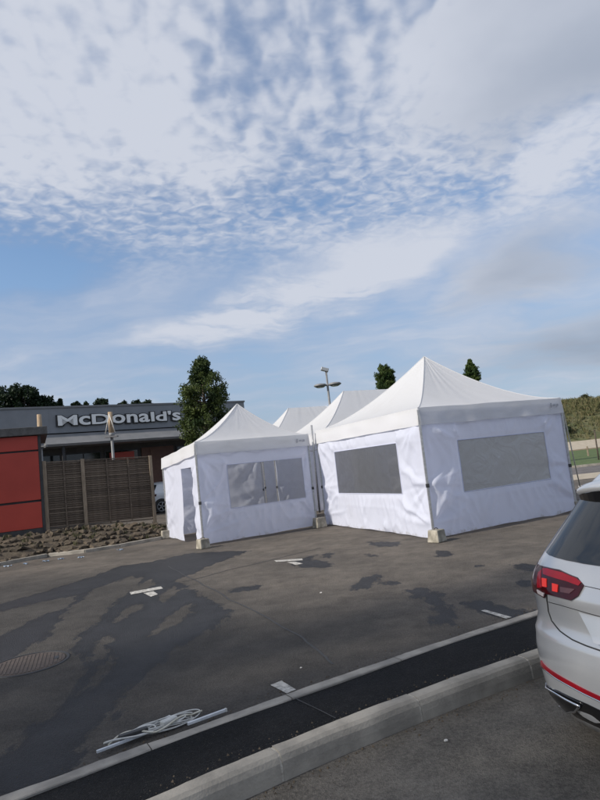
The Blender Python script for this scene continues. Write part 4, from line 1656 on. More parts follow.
# ================================================================== CARS
class Car:
    K = 0.935
    NEXP, CREAR, CFRONT = 3.4, 0.62, 0.85
    # z, half width, rear x, front x
    PROF = [(0.17, 0.85, 0.14, 4.30), (0.27, 0.895, 0.08, 4.40), (0.34, 0.905, 0.065, 4.44), (0.45, 0.91, 0.055, 4.47), (0.56, 0.912, 0.048, 4.48),
            (0.62, 0.91, 0.056, 4.475), (0.655, 0.915, 0.062, 4.47), (0.69, 0.918, 0.085, 4.46), (0.74, 0.92, 0.105, 4.44), (0.84, 0.922, 0.100, 4.40), (0.915, 0.922, 0.088, 4.33),
            (0.945, 0.92, 0.098, 4.28), (1.0, 0.915, 0.125, 4.15), (1.06, 0.905, 0.165, 3.92), (1.11, 0.885, 0.205, 3.55), (1.16, 0.862, 0.250, 3.25),
            (1.25, 0.82, 0.325, 3.02), (1.36, 0.77, 0.42, 2.75), (1.46, 0.72, 0.50, 2.52), (1.54, 0.675, 0.56, 2.32), (1.60, 0.62, 0.62, 2.12), (1.64, 0.52, 0.74, 1.9), (1.655, 0.40, 0.9, 1.75)]

    def prof(self, z):
        P = self.PROF
        if z <= P[0][0]:
            return P[0][1:]
        for a, b in zip(P, P[1:]):
            if z <= b[0]:
                f = (z - a[0]) / (b[0] - a[0])
                return tuple(a[i] + (b[i] - a[i]) * f for i in (1, 2, 3))
        return P[-1][1:]

    def rear(self, q, z, off=0.0):
        """q in -1..1 across the back, wrapping to the flanks at +-1 (left is +)"""
        w, xr, xf = self.prof(z)
        a = abs(q) * math.pi / 2
        n = self.NEXP
        y = w * math.sin(a) ** (2 / n) if a > 0 else 0
        cx = max(math.cos(a), 0) ** (2 / n)
        x = xr + self.CREAR * (1 - cx) * min(1, w / 0.9)
        nx, ny = -(cx ** (n - 1)) / self.CREAR, ((y / w) ** (n - 1)) / w
        l = math.hypot(nx, ny) or 1
        return Vector((x + nx / l * off, math.copysign(y, q) + math.copysign(ny / l * off, q), z))

    def q_of_y(self, y, z):
        w = self.prof(z)[0]
        r = min(abs(y) / w, 0.99999)
        return math.copysign(math.asin(r ** (self.NEXP / 2)) * 2 / math.pi, y)

    def rear_x(self, y, z):
        w, xr, xf = self.prof(z)
        r = min(abs(y) / w, 1.0)
        return xr + self.CREAR * (1 - (1 - r ** self.NEXP) ** (1 / self.NEXP)) * min(1, w / 0.9)

    def front(self, q, z):
        w, xr, xf = self.prof(z)
        a = abs(q) * math.pi / 2
        n = 2.8
        y = w * math.sin(a) ** (2 / n) if a > 0 else 0
        cx = max(math.cos(a), 0) ** (2 / n)
        return Vector((xf - self.CFRONT * (1 - cx) * min(1, w / 0.9), math.copysign(y, q), z))

    def __init__(self, name, label, paint, M):
        self.M = M
        self.Mi = M.inverted()
        K = self.K
        self.root = empty(name)
        self.root.matrix_world = M
        tag(self.root, label, 'car')
        zs = []
        for a, b in zip(self.PROF, self.PROF[1:]):
            zs += [a[0], a[0] + (b[0] - a[0]) * 0.5]
        zs.append(self.PROF[-1][0])
        NQ = 40
        vs, fs, ring_n = [], [], None
        for z in zs:
            ring = []
            for i in range(NQ + 1):
                ring.append(self.rear(1 - 2 * i / NQ, z))
            ns_ = 10
            a, b = ring[-1], self.front(-1, z)
            ring += [a.lerp(b, k / ns_) for k in range(1, ns_)]
            for i in range(NQ + 1):
                ring.append(self.front(-1 + 2 * i / NQ, z))
            a, b = ring[-1], ring[0]
            ring += [a.lerp(b, k / ns_) for k in range(1, ns_)]
            ring_n = len(ring)
            vs += ring
        for i in range(len(zs) - 1):
            for k in range(ring_n):
                fs.append((i * ring_n + k, i * ring_n + (k + 1) % ring_n, (i + 1) * ring_n + (k + 1) % ring_n, (i + 1) * ring_n + k))
        fs.append(tuple(range(ring_n))[::-1])
        fs.append(tuple((len(zs) - 1) * ring_n + k for k in range(ring_n)))
        body = mesh_obj('body', ([v * K for v in vs], fs), paint, self.root, smooth=True)
        body.data.polygons[-1].use_smooth = False
        self.body = body
        # wheels
        for x in (0.86, 3.55):
            for s in (-1, 1):
                self.wheel(x * K, s * 0.80 * K, s)

    def wheel(self, x, y, s):
        K = self.K
        R = 0.345 * K
        # arch lip, proud dark moulding
        bm = bmesh.new()
        n_ = 26
        pv = None
        for i in range(n_ + 1):
            a = math.pi * (-0.08 + 1.16 * i / n_)
            pts = []
            for r_ in (R * 1.0, R * 1.22):
                z = R + r_ * math.sin(a)
                pts.append(Vector((x + r_ * math.cos(a), 0, max(z, 0.2 * K))))
            v = [bm.verts.new((p.x, s * (self.prof(p.z / K)[0] * K + 0.012), p.z)) for p in pts]
            if pv:
                bm.faces.new((pv[0], pv[1], v[1], v[0]))
            pv = v
        mesh_obj('arch_trim', bm, 'black_plastic', self.root)
        bm = bmesh.new()
        lathe(bm, [(R * 1.0, 0), (R * 1.0, 0.02)], 28, Matrix.Translation((x, s * (0.915 * K), R)) @ Matrix.Rotation(math.pi / 2, 4, 'X'))
        mesh_obj('wheel_well', bm, 'gloss_black', self.root)
        M = Matrix.Translation((x, s * (0.915 * K - 0.10), R)) @ Matrix.Rotation(-s * math.pi / 2, 4, 'X')
        bm = bmesh.new()
        lathe(bm, [(R * 0.70, -0.08), (R * 0.95, -0.09), (R, -0.06), (R, 0.10), (R * 0.96, 0.125), (R * 0.72, 0.13), (R * 0.70, 0.12)], 32, M)
        wheel = mesh_obj('wheel', bm, 'tyre', self.root, smooth=False)
        bm = bmesh.new()
        lathe(bm, [(R * 0.71, 0.10), (R * 0.71, 0.132), (R * 0.64, 0.132), (R * 0.62, 0.115), (0.01, 0.112)], 32, M)
        mesh_obj('rim', bm, 'galvanised', wheel)
        for k in range(5):
            a = k * 2 * math.pi / 5
            Mk = M @ Matrix.Rotation(a, 4, 'Z')
            box('spoke', (0.03, -0.022, 0.114), (R * 0.66, 0.022, 0.138), 'galvanised', wheel, Mk)

    def hit(self, x, y):
        """surface coordinates (q, z) of the back where the sight line through a picture point meets it"""
        d = ray(x, y)
        o = Vector((0, 0, CAMZ))
        lo = self.Mi @ o / self.K
        ld = (self.Mi.to_3x3() @ d) / self.K
        best = None
        t, step = 1.5, 0.01
        prev = None
        while t < 8:
            p = lo + ld * t
            if 0.15 < p.z < 1.65:
                w = self.prof(p.z)[0]
                inside = abs(p.y) < w and p.x > self.rear_x(p.y, p.z)
            else:
                inside = False
            if inside:
                a, b = t - step, t
                for _ in range(24):
                    m = (a + b) / 2
                    p = lo + ld * m
                    w = self.prof(p.z)[0]
                    if abs(p.y) < w and p.x > self.rear_x(p.y, p.z):
                        b = m
                    else:
                        a = m
                p = lo + ld * b
                return self.q_of_y(p.y, p.z), p.z
            t += step
        # grazes past the flank: nearest outline point
        best = min(((abs((lo + ld * tt).y - self.prof((lo + ld * tt).z)[0]) + abs((lo + ld * tt).x - 0.5), tt) for tt in np.arange(2, 6, 0.02)))
        p = lo + ld * best[1]
        return 0.99, p.z

    def patch(self, name, poly, mat, off=0.006, parent=None, mirror=True, depth=0.012, cuts=3):
        """solid skin-hugging patch from a (q, z) outline, on the left and mirrored"""
        out_ = []
        for s in ((1, -1) if mirror else (1,)):
            bm = bmesh.new()
            pts = []
            n = len(poly)
            for i in range(n):
                a, b = poly[i], poly[(i + 1) % n]
                for k in range(4):
                    pts.append((a[0] + (b[0] - a[0]) * k / 4, a[1] + (b[1] - a[1]) * k / 4))
            f = bm.faces.new([bm.verts.new((p[0], p[1], 0)) for p in pts])
            bmesh.ops.triangulate(bm, faces=[f], quad_method='BEAUTY', ngon_method='BEAUTY')
            bmesh.ops.subdivide_edges(bm, edges=[e for e in bm.edges if not e.is_boundary], cuts=cuts, use_grid_fill=False)
            bmesh.ops.triangulate(bm, faces=bm.faces)
            bnd = [e for e in bm.edges if e.is_boundary]
            ext = bmesh.ops.extrude_edge_only(bm, edges=bnd)
            low = {v for v in ext['geom'] if isinstance(v, bmesh.types.BMVert)}
            for v in bm.verts:
                q, z = v.co.x, v.co.y
                v.co = self.rear(max(-1, min(1, q)) * s, z, off - (depth if v in low else 0)) * self.K
            out_.append(mesh_obj(name, bm, mat, parent or self.root, smooth=True))
            out_[-1].data.set_sharp_from_angle(angle=math.radians(35))
        return out_


def car_rear_details(c, pix=None):
    H = lambda *pts: [c.hit(*p) for p in pts]
    K = c.K
    if pix:
        # tail lamp outlines from the photograph, found on the car's skin
        lamp = H((540, 571), (546, 566.5), (560, 569.5), (578, 577.5), (584.5, 585.5), (579, 595.5), (572, 600.2), (560, 597), (547, 593.5), (545.5, 598), (539.5, 592))
        lamp = [((0.965 if i in (0, 10) else q), z) for i, (q, z) in enumerate(lamp)]
        seam = H((547, 600), (548.5, 611), (552, 621), (560, 631), (572, 639.5), (587, 646), (600, 650.5))
        refl = H((541.5, 660.5), (548, 667.5), (556, 673), (570, 681), (585, 689), (600, 696), (600, 700), (585, 693), (570, 685), (556, 677), (548, 671), (541.5, 665))
        trim = H((544, 686.5), (560, 694.5), (582, 706), (577, 711.5), (570, 713), (556, 706), (546, 695))
        c.lamp, c.seam, c.refl, c.trim = lamp, seam, refl, trim
        Z = lambda *pts: H(*[(480 + X / 5, 540 + Y / 5) for X, Y in pts])
        c.plate = H((579, 612), (600, 641))
        ys = [abs(c.rear(q, z).y) for q, z in c.plate]
        c.plate_y = (ys[1], ys[0])
        c.creases = [H((585, 586), (592, 587.5), (600, 589.3)), H((548.5, 602), (560, 605), (577, 610), (600, 616.5))]
        c.lenses = [('lens_band', Z((322, 138), (345, 140), (420, 160), (490, 190), (512, 212), (500, 226), (440, 204), (345, 176), (324, 168)), 'lamp_red', 0.013),
                    ('side_lens', Z((294, 200), (300, 160), (316, 146), (316, 236), (296, 238)), 'lamp_red', 0.013),
                    ('bulb_lens', Z((319, 188), (341, 192), (342, 234), (321, 230)), 'lamp_bright_red', 0.015),
                    ('bulb_lens', Z((370, 214), (399, 222), (396, 259), (371, 253)), 'lamp_bright_red', 0.015),
                    ('reverse_lens', Z((408, 232), (482, 244), (455, 266), (410, 258)), 'lamp_grey_lens', 0.013),
                    ('white_lens', Z((293, 247), (328, 266), (326, 282), (298, 266)), 'lamp_white_lens', 0.013)]
    else:
        c.lamp, c.seam, c.refl, c.trim, c.lenses, c.plate, c.plate_y, c.creases = pix_store
    return c


def build_rear(c):
    lamp, seam, refl, trim = c.lamp, c.seam, c.refl, c.trim
    K = c.K
    def shrink(poly, k, dq=0, dz=0):
        cq = sum(p[0] for p in poly) / len(poly) + dq
        cz = sum(p[1] for p in poly) / len(poly) + dz
        return [(cq + (q - cq) * k, cz + (z - cz) * k) for q, z in poly]
    q0, q1 = min(p[0] for p in lamp), max(p[0] for p in lamp)
    z0, z1 = min(p[1] for p in lamp), max(p[1] for p in lamp)
    bodies = c.patch('tail_lamp', lamp, 'lamp_dark_red', 0.010)
    lq = lambda f: q1 + (q0 - q1) * f
    lz = lambda f: z0 + (z1 - z0) * f
    for s, par in zip((1, -1), bodies):
        for nm, pl, mt, of in c.lenses:
            bm_ = None
            c2 = c.patch(nm, [(q * s, z) for q, z in pl], mt, of, par, mirror=False, depth=0.008, cuts=2) if s == 1 else \
                c.patch(nm, [(q * s, z) for q, z in pl][::-1], mt, of, par, mirror=False, depth=0.008, cuts=2)
    # tailgate shut line
    for s in (1, -1):
        pts = [(lamp[8][0], lamp[8][1])] + seam + [(0.0, seam[-1][1] - 0.012)]
        path = []
        for (a, b) in zip(pts, pts[1:]):
            for k in range(5):
                path.append(c.rear((a[0] + (b[0] - a[0]) * k / 5) * s, a[1] + (b[1] - a[1]) * k / 5, 0.0005) * K)
        path.append(c.rear(0.0, pts[-1][1], 0.0005) * K)
        tube('tailgate_seam', path, 0.0042, 'black_plastic', c.root, 6)
    # pressed crease lines of the tailgate
    for cr in c.creases:
        for s in (1, -1):
            pts = cr + [(0.0, cr[-1][1] - 0.01)]
            path = []
            for (a, b) in zip(pts, pts[1:]):
                for k in range(6):
                    path.append(c.rear((a[0] + (b[0] - a[0]) * k / 6) * s, a[1] + (b[1] - a[1]) * k / 6, 0.0) * K)
            path.append(c.rear(0.0, pts[-1][1], 0.0) * K)
            tube('crease_line', path, 0.0022, 'dark_trim', c.root, 5)
    refl_poly = refl[:6] + [(0.0, refl[5][1] - 0.01), (0.0, refl[6][1] - 0.01)] + refl[6:]
    c.patch('reflector_strip', refl_poly, 'lamp_red', 0.007, cuts=2)
    # chrome line below the reflector
    for s in (1, -1):
        lo = [(q, z - 0.006) for q, z in refl[6:]]
        lo = [(0.0, lo[0][1] - 0.008)] + lo
        path = [c.rear(q * s, z, 0.006) * K for q, z in lo]
        tube('chrome_line', path, 0.004, 'chrome', c.root, 6)
    # dark lower bumper
    zt = [p[1] for p in trim]
    ztop, zlow = max(zt) + 0.02, 0.205
    c.patch('diffuser', [(0.9, zlow), (0.9, trim[0][1] + 0.03), (trim[1][0], trim[1][1] + 0.022), (trim[2][0] - 0.03, trim[2][1] + 0.03), (0.0, trim[2][1] + 0.02), (0.0, zlow)], 'gloss_black', 0.004, cuts=4)
    c.patch('exhaust_opening', trim, 'gloss_black', 0.012, cuts=2)
    for s in (1, -1):
        ring = trim + [trim[0]]
        path = []
        for a, b in zip(ring, ring[1:]):
            for k in range(4):
                path.append(c.rear((a[0] + (b[0] - a[0]) * k / 4) * s, a[1] + (b[1] - a[1]) * k / 4, 0.016) * K)
        path.append(path[0])
        tube('exhaust_trim', path, 0.0068, 'chrome', c.root, 6)
        a = ((trim[0][0] + trim[2][0]) / 2, (trim[0][1] + trim[2][1]) / 2)
        b = (trim[5][0], trim[5][1])
        tube('exhaust_divider', [c.rear(a[0] * s, a[1], 0.016) * K, c.rear((a[0] + b[0]) / 2 * s, (a[1] + b[1]) / 2, 0.016) * K, c.rear(b[0] * s, b[1], 0.016) * K], 0.005, 'chrome', c.root, 6)
    # rear glass
    zb, zt2 = 1.135, 1.50
    gl = []
    for k in range(9):
        z = zb + (zt2 - zb) * k / 8
        gl.append((0.80 - 0.02 * k / 8, z))
    c.patch('rear_window', [(0.0, zb - 0.03)] + [(0.4, zb - 0.022), (0.7, zb - 0.006)] + gl + [(0.4, zt2 + 0.01), (0.0, zt2 + 0.012)], 'car_glass', 0.004, cuts=5)
    # spoiler with dark underside
    HW = 0.60

    def sp_pt(i):
        y = -HW + 2 * HW * i / 20
        dy = abs(y) / HW
        return y, 0.45 + 0.10 * dy ** 4, 1.535 - 0.045 * dy ** 3, 1.64 - 0.07 * dy ** 2.5, dy
    bm = bmesh.new()
    top_r, low_r = [], []
    for i in range(21):
        y, xe, ze, zf, dy = sp_pt(i)
        top_r.append([bm.verts.new(Vector(p) * K) for p in ((xe + 0.006, y, ze - 0.026), (xe - 0.012, y, ze - 0.006), (xe, y, ze + 0.014), (xe + 0.05, y, ze + 0.034), (0.98, y * 0.95, zf + 0.008))])
    for i in range(20):
        for j in range(4):
            bm.faces.new((top_r[i][j], top_r[i + 1][j], top_r[i + 1][j + 1], top_r[i][j + 1]))
    sp = mesh_obj('spoiler', bm, c.body.data.materials[0], c.root, smooth=True)
    bm = bmesh.new()
    for i in range(21):
        y, xe, ze, zf, dy = sp_pt(i)
        low_r.append([bm.verts.new(Vector(p) * K) for p in ((xe + 0.008, y, ze - 0.028), (xe + 0.02, y * 0.99, ze - 0.095), (0.66, y * 0.97, ze - 0.13), (0.98, y * 0.94, zf - 0.0))])
    for i in range(20):
        for j in range(3):
            bm.faces.new((low_r[i][j], low_r[i + 1][j], low_r[i + 1][j + 1], low_r[i][j + 1]))
    bm.faces.new(low_r[0])
    bm.faces.new(low_r[20])
    mesh_obj('spoiler_underside', bm, 'gloss_black', sp)
    # number plate recess: a slanted, upward-facing panel with sloping ends
    zt_p, zb_p = c.plate[0][1], c.plate[-1][1]
    for s in (1, -1):
        bm = bmesh.new()
        rows_p = []
        for k in range(13):
            f = k / 12
            z = zb_p + (zt_p - zb_p) * f
            ye = c.plate_y[0] + (c.plate_y[1] - c.plate_y[0]) * f
            r_ = []
            for i in range(15):
                y = ye * i / 14
                r_.append(bm.verts.new(Vector((c.rear_x(y, z) - 0.004 - 0.045 * (1 - f), s * y, z)) * K))
            rows_p.append(r_)
        for a_, b_ in zip(rows_p, rows_p[1:]):
            for i in range(14):
                bm.faces.new((a_[i], a_[i + 1], b_[i + 1], b_[i]))
        low_ = [bm.verts.new(v.co + Vector((0.06, 0, 0.0))) for v in rows_p[0]]
        for i in range(14):
            bm.faces.new((rows_p[0][i], rows_p[0][i + 1], low_[i + 1], low_[i]))
        end_ = [bm.verts.new(r_[-1].co + Vector((0.06, 0, 0))) for r_ in rows_p]
        for k in range(12):
            bm.faces.new((rows_p[k][-1], rows_p[k + 1][-1], end_[k + 1], end_[k]))
        o = mesh_obj('plate_panel', bm, c.body.data.materials[0], c.root, smooth=True)
        o.data.set_sharp_from_angle(angle=math.radians(30))
    # side windows and sills
    for s in (1, -1):
        def sidept(x, z):
            w = c.prof(z)[0]
            return Vector((x, s * (w + 0.004), z)) * K
        for nm, xs in (('side_window', [(0.95, 1.17, 1.05, 1.44), (1.02, 1.17, 1.75, 1.17)]),):
            pass
        for quad in ([(1.05, 1.18), (1.72, 1.18), (1.72, 1.50), (1.20, 1.47)], [(1.80, 1.18), (2.52, 1.18), (2.42, 1.40), (2.20, 1.50), (1.80, 1.50)]):
            bm = bmesh.new()
            n = len(quad)
            pts = []
            for i in range(n):
                a, b = quad[i], quad[(i + 1) % n]
                for k in range(4):
                    pts.append((a[0] + (b[0] - a[0]) * k / 4, a[1] + (b[1] - a[1]) * k / 4))
            bm.faces.new([bm.verts.new(sidept(*p)) for p in pts])
            bmesh.ops.triangulate(bm, faces=bm.faces)
            mesh_obj('side_window', bm, 'car_glass', c.root)
        bm = bmesh.new()
        add_box(bm, (0.9 * K, s * 0.925 * K - 0.01, 0.20 * K), (3.2 * K, s * 0.925 * K + 0.01, 0.32 * K))
        mesh_obj('sill', bm, 'black_plastic', c.root)
    # windscreen
    bm = bmesh.new()
    rows_ = []
    for z in np.linspace(1.17, 1.55, 6):
        r = []
        for i in range(13):
            q = -0.78 + 1.56 * i / 12
            p = c.front(q, z)
            r.append(bm.verts.new((p + Vector((0.006, 0, 0.004))) * K))
        rows_.append(r)
    for a, b in zip(rows_, rows_[1:]):
        for i in range(12):
            bm.faces.new((a[i], a[i + 1], b[i + 1], b[i]))
    mesh_obj('windscreen', bm, 'car_glass', c.root)


CAR_AX = math.radians(22)
axv = Vector((math.cos(CAR_AX), math.sin(CAR_AX), 0))
lat = Vector((-axv.y, axv.x, 0))
corner = Vector((1.235, 3.90, 0))                        # rear-left extreme on the road
# rear-centre point so that the wrapped corner lands at 'corner'
cpos = corner - lat * (0.90 * Car.K) - axv * (0.20 * Car.K)
Mc = Matrix.Translation(Vector((cpos.x, cpos.y, ROAD_Z))) @ Matrix.Rotation(CAR_AX, 4, 'Z')
suv = Car('parked_car', 'silver sports utility car with red tail lamps parked by the kerb', 'paint_silver', Mc)
car_rear_details(suv, True)
pix_store = (suv.lamp, suv.seam, suv.refl, suv.trim, suv.lenses, suv.plate, suv.plate_y, suv.creases)
build_rear(suv)

wl = g(162, 513)
ang = math.radians(35)
Mw = Matrix.Translation(Vector((wl.x, wl.y, 0)) - Vector((math.cos(ang), math.sin(ang), 0)) * 0.80 + Vector((-math.sin(ang), math.cos(ang), 0)) * 0.84) @ Matrix.Rotation(ang, 4, 'Z')
car2 = Car('parked_car', 'pale silver car parked behind the slat fence near the restaurant', 'paint_white', Mw)
car_rear_details(car2)
build_rear(car2)


# ================================================================== TREES
def leaf_mesh(pts, size, seed, normal_up=0.3):
    r = random.Random(seed)
    vs, fs = [], []
    for p, sc in pts:
        n = Vector((r.gauss(0, 1), r.gauss(0, 1), r.gauss(0, 1) + normal_up)).normalized()
        a = n.orthogonal().normalized()
        a.rotate(Matrix.Rotation(r.uniform(0, 6.28), 3, n))
        b = n.cross(a)
        l, w = size * sc * r.uniform(0.7, 1.3), size * sc * r.uniform(0.35, 0.6)
        k = len(vs)
        vs += [p - a * l, p + b * w, p + a * l, p - b * w]
        fs.append((k, k + 1, k + 2, k + 3))
    return vs, fs


def conifer(name, label, base, h, rad, leafmat, seed, n_leaf=7000, pointed=1.0, lean=0.0, group=None, size=0.07, low=0.12, profile=None, clumps=150):
    r = random.Random(seed)
    t = empty(name, base)
    tag(t, label, 'tree', group)
    bm = bmesh.new()
    tr = [Vector((lean * (k / 8) ** 2 + 0.04 * noise.noise(Vector((k, seed, 0))), 0.04 * noise.noise(Vector((k, seed, 5))), h * 0.96 * k / 8 - (0.3 if k == 0 else 0))) for k in range(9)]
    add_tube(bm, tr, h * 0.028 + 0.03, 8, 0.02)
    trunk = mesh_obj('trunk', bm, 'bark', t, smooth=True)
    prof = profile or (lambda f: (1 - f) ** (0.6 * pointed) * min(1, f / 0.12 + 0.55))
    pts = []
    bml = bmesh.new()
    for c in range(clumps):
        f = low + (1 - low) * (c + r.random()) / clumps
        a = r.uniform(0, 6.283)
        R = rad * prof(f) * r.uniform(0.55, 1.08)
        z = f * h
        base_p = Vector((lean * f * f, 0, z - R * 0.25))
        tip = Vector((lean * f * f + R * math.cos(a), R * math.sin(a), z + R * 0.15 + r.uniform(-0.1, 0.15)))
        if c % 2 == 0:
            add_tube(bml, [base_p, base_p.lerp(tip, 0.5) + Vector((0, 0, -0.03)), tip], 0.022, 4, 0.006)
        cl = rad * r.uniform(0.16, 0.30) * (0.65 + 0.5 * (1 - f))
        for _ in range(n_leaf // clumps):
            d = Vector((r.gauss(0, 1), r.gauss(0, 1), r.gauss(0, 1.25)))
            d = d.normalized() * cl * (r.random() ** 0.45)
            along = r.random() ** 0.5
            pts.append((base_p.lerp(tip, 0.35 + 0.65 * along) + d, r.uniform(0.7, 1.2)))
    mesh_obj('limb', bml, 'bark', t)
    vs, fs = leaf_mesh(pts, size, seed)
    mesh_obj('crown', (vs, fs), leafmat, t)
    return t


# the large tree in front of the restaurant
tb = at(208, 470, 25.0)
top_z = at(208, 361, 25.0).z
conifer('conifer_tree', 'dense dark green conifer rising behind the small marquee', (tb.x + 0.1, 25.0, 0), top_z, 1.12, 'leaf_conifer', 11, 30000, size=0.06, clumps=300, low=0.25,
        profile=lambda f: (1.0 if f < 0.80 else max(0.12, 1.0 - (f - 0.80) / 0.20 * 0.85)) * (1 + 0.16 * math.sin(f * 26)))
for i, (x, yt, Y, rad, lab) in enumerate(((383, 367.5, 34, 0.58, 'blunt dark cypress top showing over the ridge marquee'), (469, 361.5, 36, 0.50, 'narrow dark cypress top showing over the right roof slope of the large marquee'))):
    p = at(x, yt, Y)
    conifer('cypress_tree', lab, (p.x + 0.05, Y, 0), p.z, rad, 'leaf_cypress', 30 + i, 26000, group='cypresses behind the marquees', size=0.05, clumps=420, low=0.62,
            profile=(lambda f: 1.0 if f < 0.92 else max(0.35, 1.0 - (f - 0.92) * 7)) if i == 0 else (lambda f: 1.0 if f < 0.88 else max(0.12, 1.0 - (f - 0.88) * 7)))

# row of dark trees behind the restaurant
row = [(-34, 384, 46, 2.6, 1), (-12, 387, 45, 2.4, 1), (4, 390.5, 45, 2.2, 0), (13, 389.5, 46, 2.0, 1), (24, 388.5, 45, 2.3, 0), (34, 391, 47, 2.0, 1), (43, 399, 46, 1.8, 0), (60, 400.5, 48, 1.0, 1), (76, 404, 49, 1.1, 0),
       (88, 405, 50, 1.3, 0), (97, 402.5, 50, 1.6, 0), (105, 400, 49, 1.1, 0), (122, 404, 50, 1.4, 0), (136, 402, 50, 1.3, 0), (147, 403, 51, 1.4, 0)]
for i, (x, yt, Y, rad, kind) in enumerate(row):
    p = at(x, yt, Y)
    conifer('background_tree', ['rounded dark evergreen treetop showing above the flat restaurant roof', 'spiky dark evergreen treetop showing above the flat restaurant roof'][kind], (p.x, Y, 0), p.z, rad, 'leaf_dark', 60 + i, 9000,
            group=['rounded evergreens behind the restaurant', 'spiky evergreens behind the restaurant'][kind], size=0.13, clumps=110, pointed=0.95, low=0.35,
            profile=(lambda f: (1 - f) ** 0.75 * 1.25) if kind else (lambda f: math.sqrt(max(0.02, 1 - ((f - 0.35) / 0.66) ** 2))))

# tall broadleaf trees added out of frame on the left to shade the foreground
for i, (al, pe, h, rad) in enumerate(((-13.5, 4.0, 12.0, 3.0), (-14.5, -1.0, 12.5, 3.4), (-13.0, -6.5, 12.0, 3.3))):
    p = -SUN_H * al + Vector((-SUN_H.y * -1, SUN_H.x * -1, 0)) * 0
    n_ = Vector((SUN_H.y, -SUN_H.x, 0))
    base = -SUN_H * al + n_ * pe
    conifer('roadside_tree', ['tall leafy roadside tree next to the red enclosure', 'tall leafy roadside tree between two others', 'tall leafy roadside tree at the end of its row'][i], (base.x, base.y, ROAD_Z if pe < 3 else 0), h, rad, 'leaf_conifer', 90 + i, 4800,
            group='roadside trees', size=0.16, clumps=150, low=0.3, profile=lambda f: math.sqrt(max(0.05, 1 - ((f - 0.6) / 0.42) ** 2)))

# ================================================================== LAMP POST
lp = at(329, 398, 34.0)
lt = at(327, 368, 34.0)
lamp = empty('street_lamp', (lp.x, 34.0, 0))
tag(lamp, 'grey twin-head street lamp with a floodlight on top', 'street lamp')
zh = at(328, 385.5, 34.0).z
tube('pole', [(0, 0, 0), (0, 0, lt.z - 0.15)], 0.09, 'lamp_grey', lamp, 10, 0.055)
for s in (-1, 1):
    bm = bmesh.new()
    add_tube(bm, [(0, 0, zh), (s * 0.25, 0, zh + 0.05)], 0.04, 8)
    mesh_obj('arm', bm, 'lamp_grey', lamp)
    bm = bmesh.new()
    lathe(bm, [(0.02, -0.10), (0.20, -0.09), (0.31, -0.02), (0.33, 0.02), (0.26, 0.09), (0.05, 0.13)], 20, Matrix.Translation((s * 0.42, 0, zh + 0.03)) @ Matrix.Scale(1.15, 4, (1, 0, 0)))
    hd = mesh_obj('lamp_head', bm, 'lamp_grey', lamp, smooth=True)
    bm = bmesh.new()
    lathe(bm, [(0.20, -0.108), (0.19, -0.095)], 20, Matrix.Translation((s * 0.42, 0, zh + 0.03)))
    mesh_obj('lens', bm, 'white_plastic', hd)
M = Matrix.Translation((-0.05, 0, lt.z - 0.1)) @ Matrix.Rotation(0.35, 4, 'Y')
box('floodlight', (-0.24, -0.16, -0.08), (0.20, 0.16, 0.12), 'galvanised', lamp, M, bev=0.03)
box('floodlight_bracket', (-0.05, -0.05, lt.z - 0.42), (0.05, 0.05, lt.z - 0.16), 'lamp_grey', lamp)

# ================================================================== RIGHT BACKGROUND
# service road, pavement and lawn beyond the car park
def bgsheet(name, y0, y1, z, mat, label, x0=-70, x1=150, k=0.0):
    rows_ = [[Vector((x, y0 + (y1 - y0) * j / 3 + k * x, z)) for j in range(4)] for x in np.linspace(x0, x1, 24)]
    return sheet(name, rows_, mat, kind='structure', label=label)


bgsheet('far_road', 25.5, 31.0, 0.006, 'far_asphalt', 'grey service road beyond the marquees', x0=9, k=0.0)
bgsheet('far_pavement', 22.3, 25.45, 0.010, 'gravel_path', 'pale pavement beside the service road', x0=9, k=0.0)
fk = empty('far_kerb')
tag(fk, 'kerb along the lawn on the far side of the service road', kind='structure')
for i in range(40):
    box('kerb_stone', (9 + i, 31.02, -0.05), (9.99 + i, 31.17, 0.11), 'kerb_concrete', fk)
hz_ = at(580, 401.5, 82.0).z
rows_ = []
for x in np.linspace(-60, 190, 140):
    fall = 1.0 if x > 20 else max(0.35, 1 - (20 - x) / 90)
    row_ = []
    for (y, z) in ((31.2, 0.03), (38, 0.05), (46, 0.08), (54, 0.15), (60, 0.25)):
        row_.append(Vector((x, y, z + 0.05 * noise.noise(Vector((x * 0.3, y * 0.3, 0))))))
    rows_.append(row_)
lawn = sheet('lawn', rows_, 'lawn', kind='structure', label='green mown lawn before the grassy bank')
rows_ = []
for x in np.linspace(-60, 190, 140):
    rows_.append([Vector((x, y, z)) for y, z in ((59.9, 0.28), (62, 0.5), (65, 1.05))])
sheet('gravel_track', rows_, 'gravel_path', kind='structure', label='pale gravel track at the foot of the grassy bank')
rows_ = []
bx = np.linspace(-60, 190, 260)


def bankz(x, f):
    fall = 1.0 if x > 20 else max(0.4, 1 - (20 - x) / 80)
    return 1.0 + (hz_ - 1.0) * fall * (math.sin(min(f, 1) * math.pi / 2) ** 1.1) + 0.35 * noise.noise(Vector((x * 0.12, f * 3, 4))) * f + 0.15 * noise.noise(Vector((x * 0.5, f * 9, 1)))


for x in bx:
    rows_.append([Vector((x, 64.9 + 17 * f, bankz(x, f) - (0.0 if f > 0 else 0.05))) for f in np.linspace(0, 1, 14)] + [Vector((x, 110, hz_ * 0.9)), Vector((x, 160, -0.4))])
gb_ = sheet('grass_bank', rows_, 'bank_ground', kind='structure', label='tall embankment covered in dry olive grass')
gb_.data.polygons.foreach_set('use_smooth', [True] * len(gb_.data.polygons))
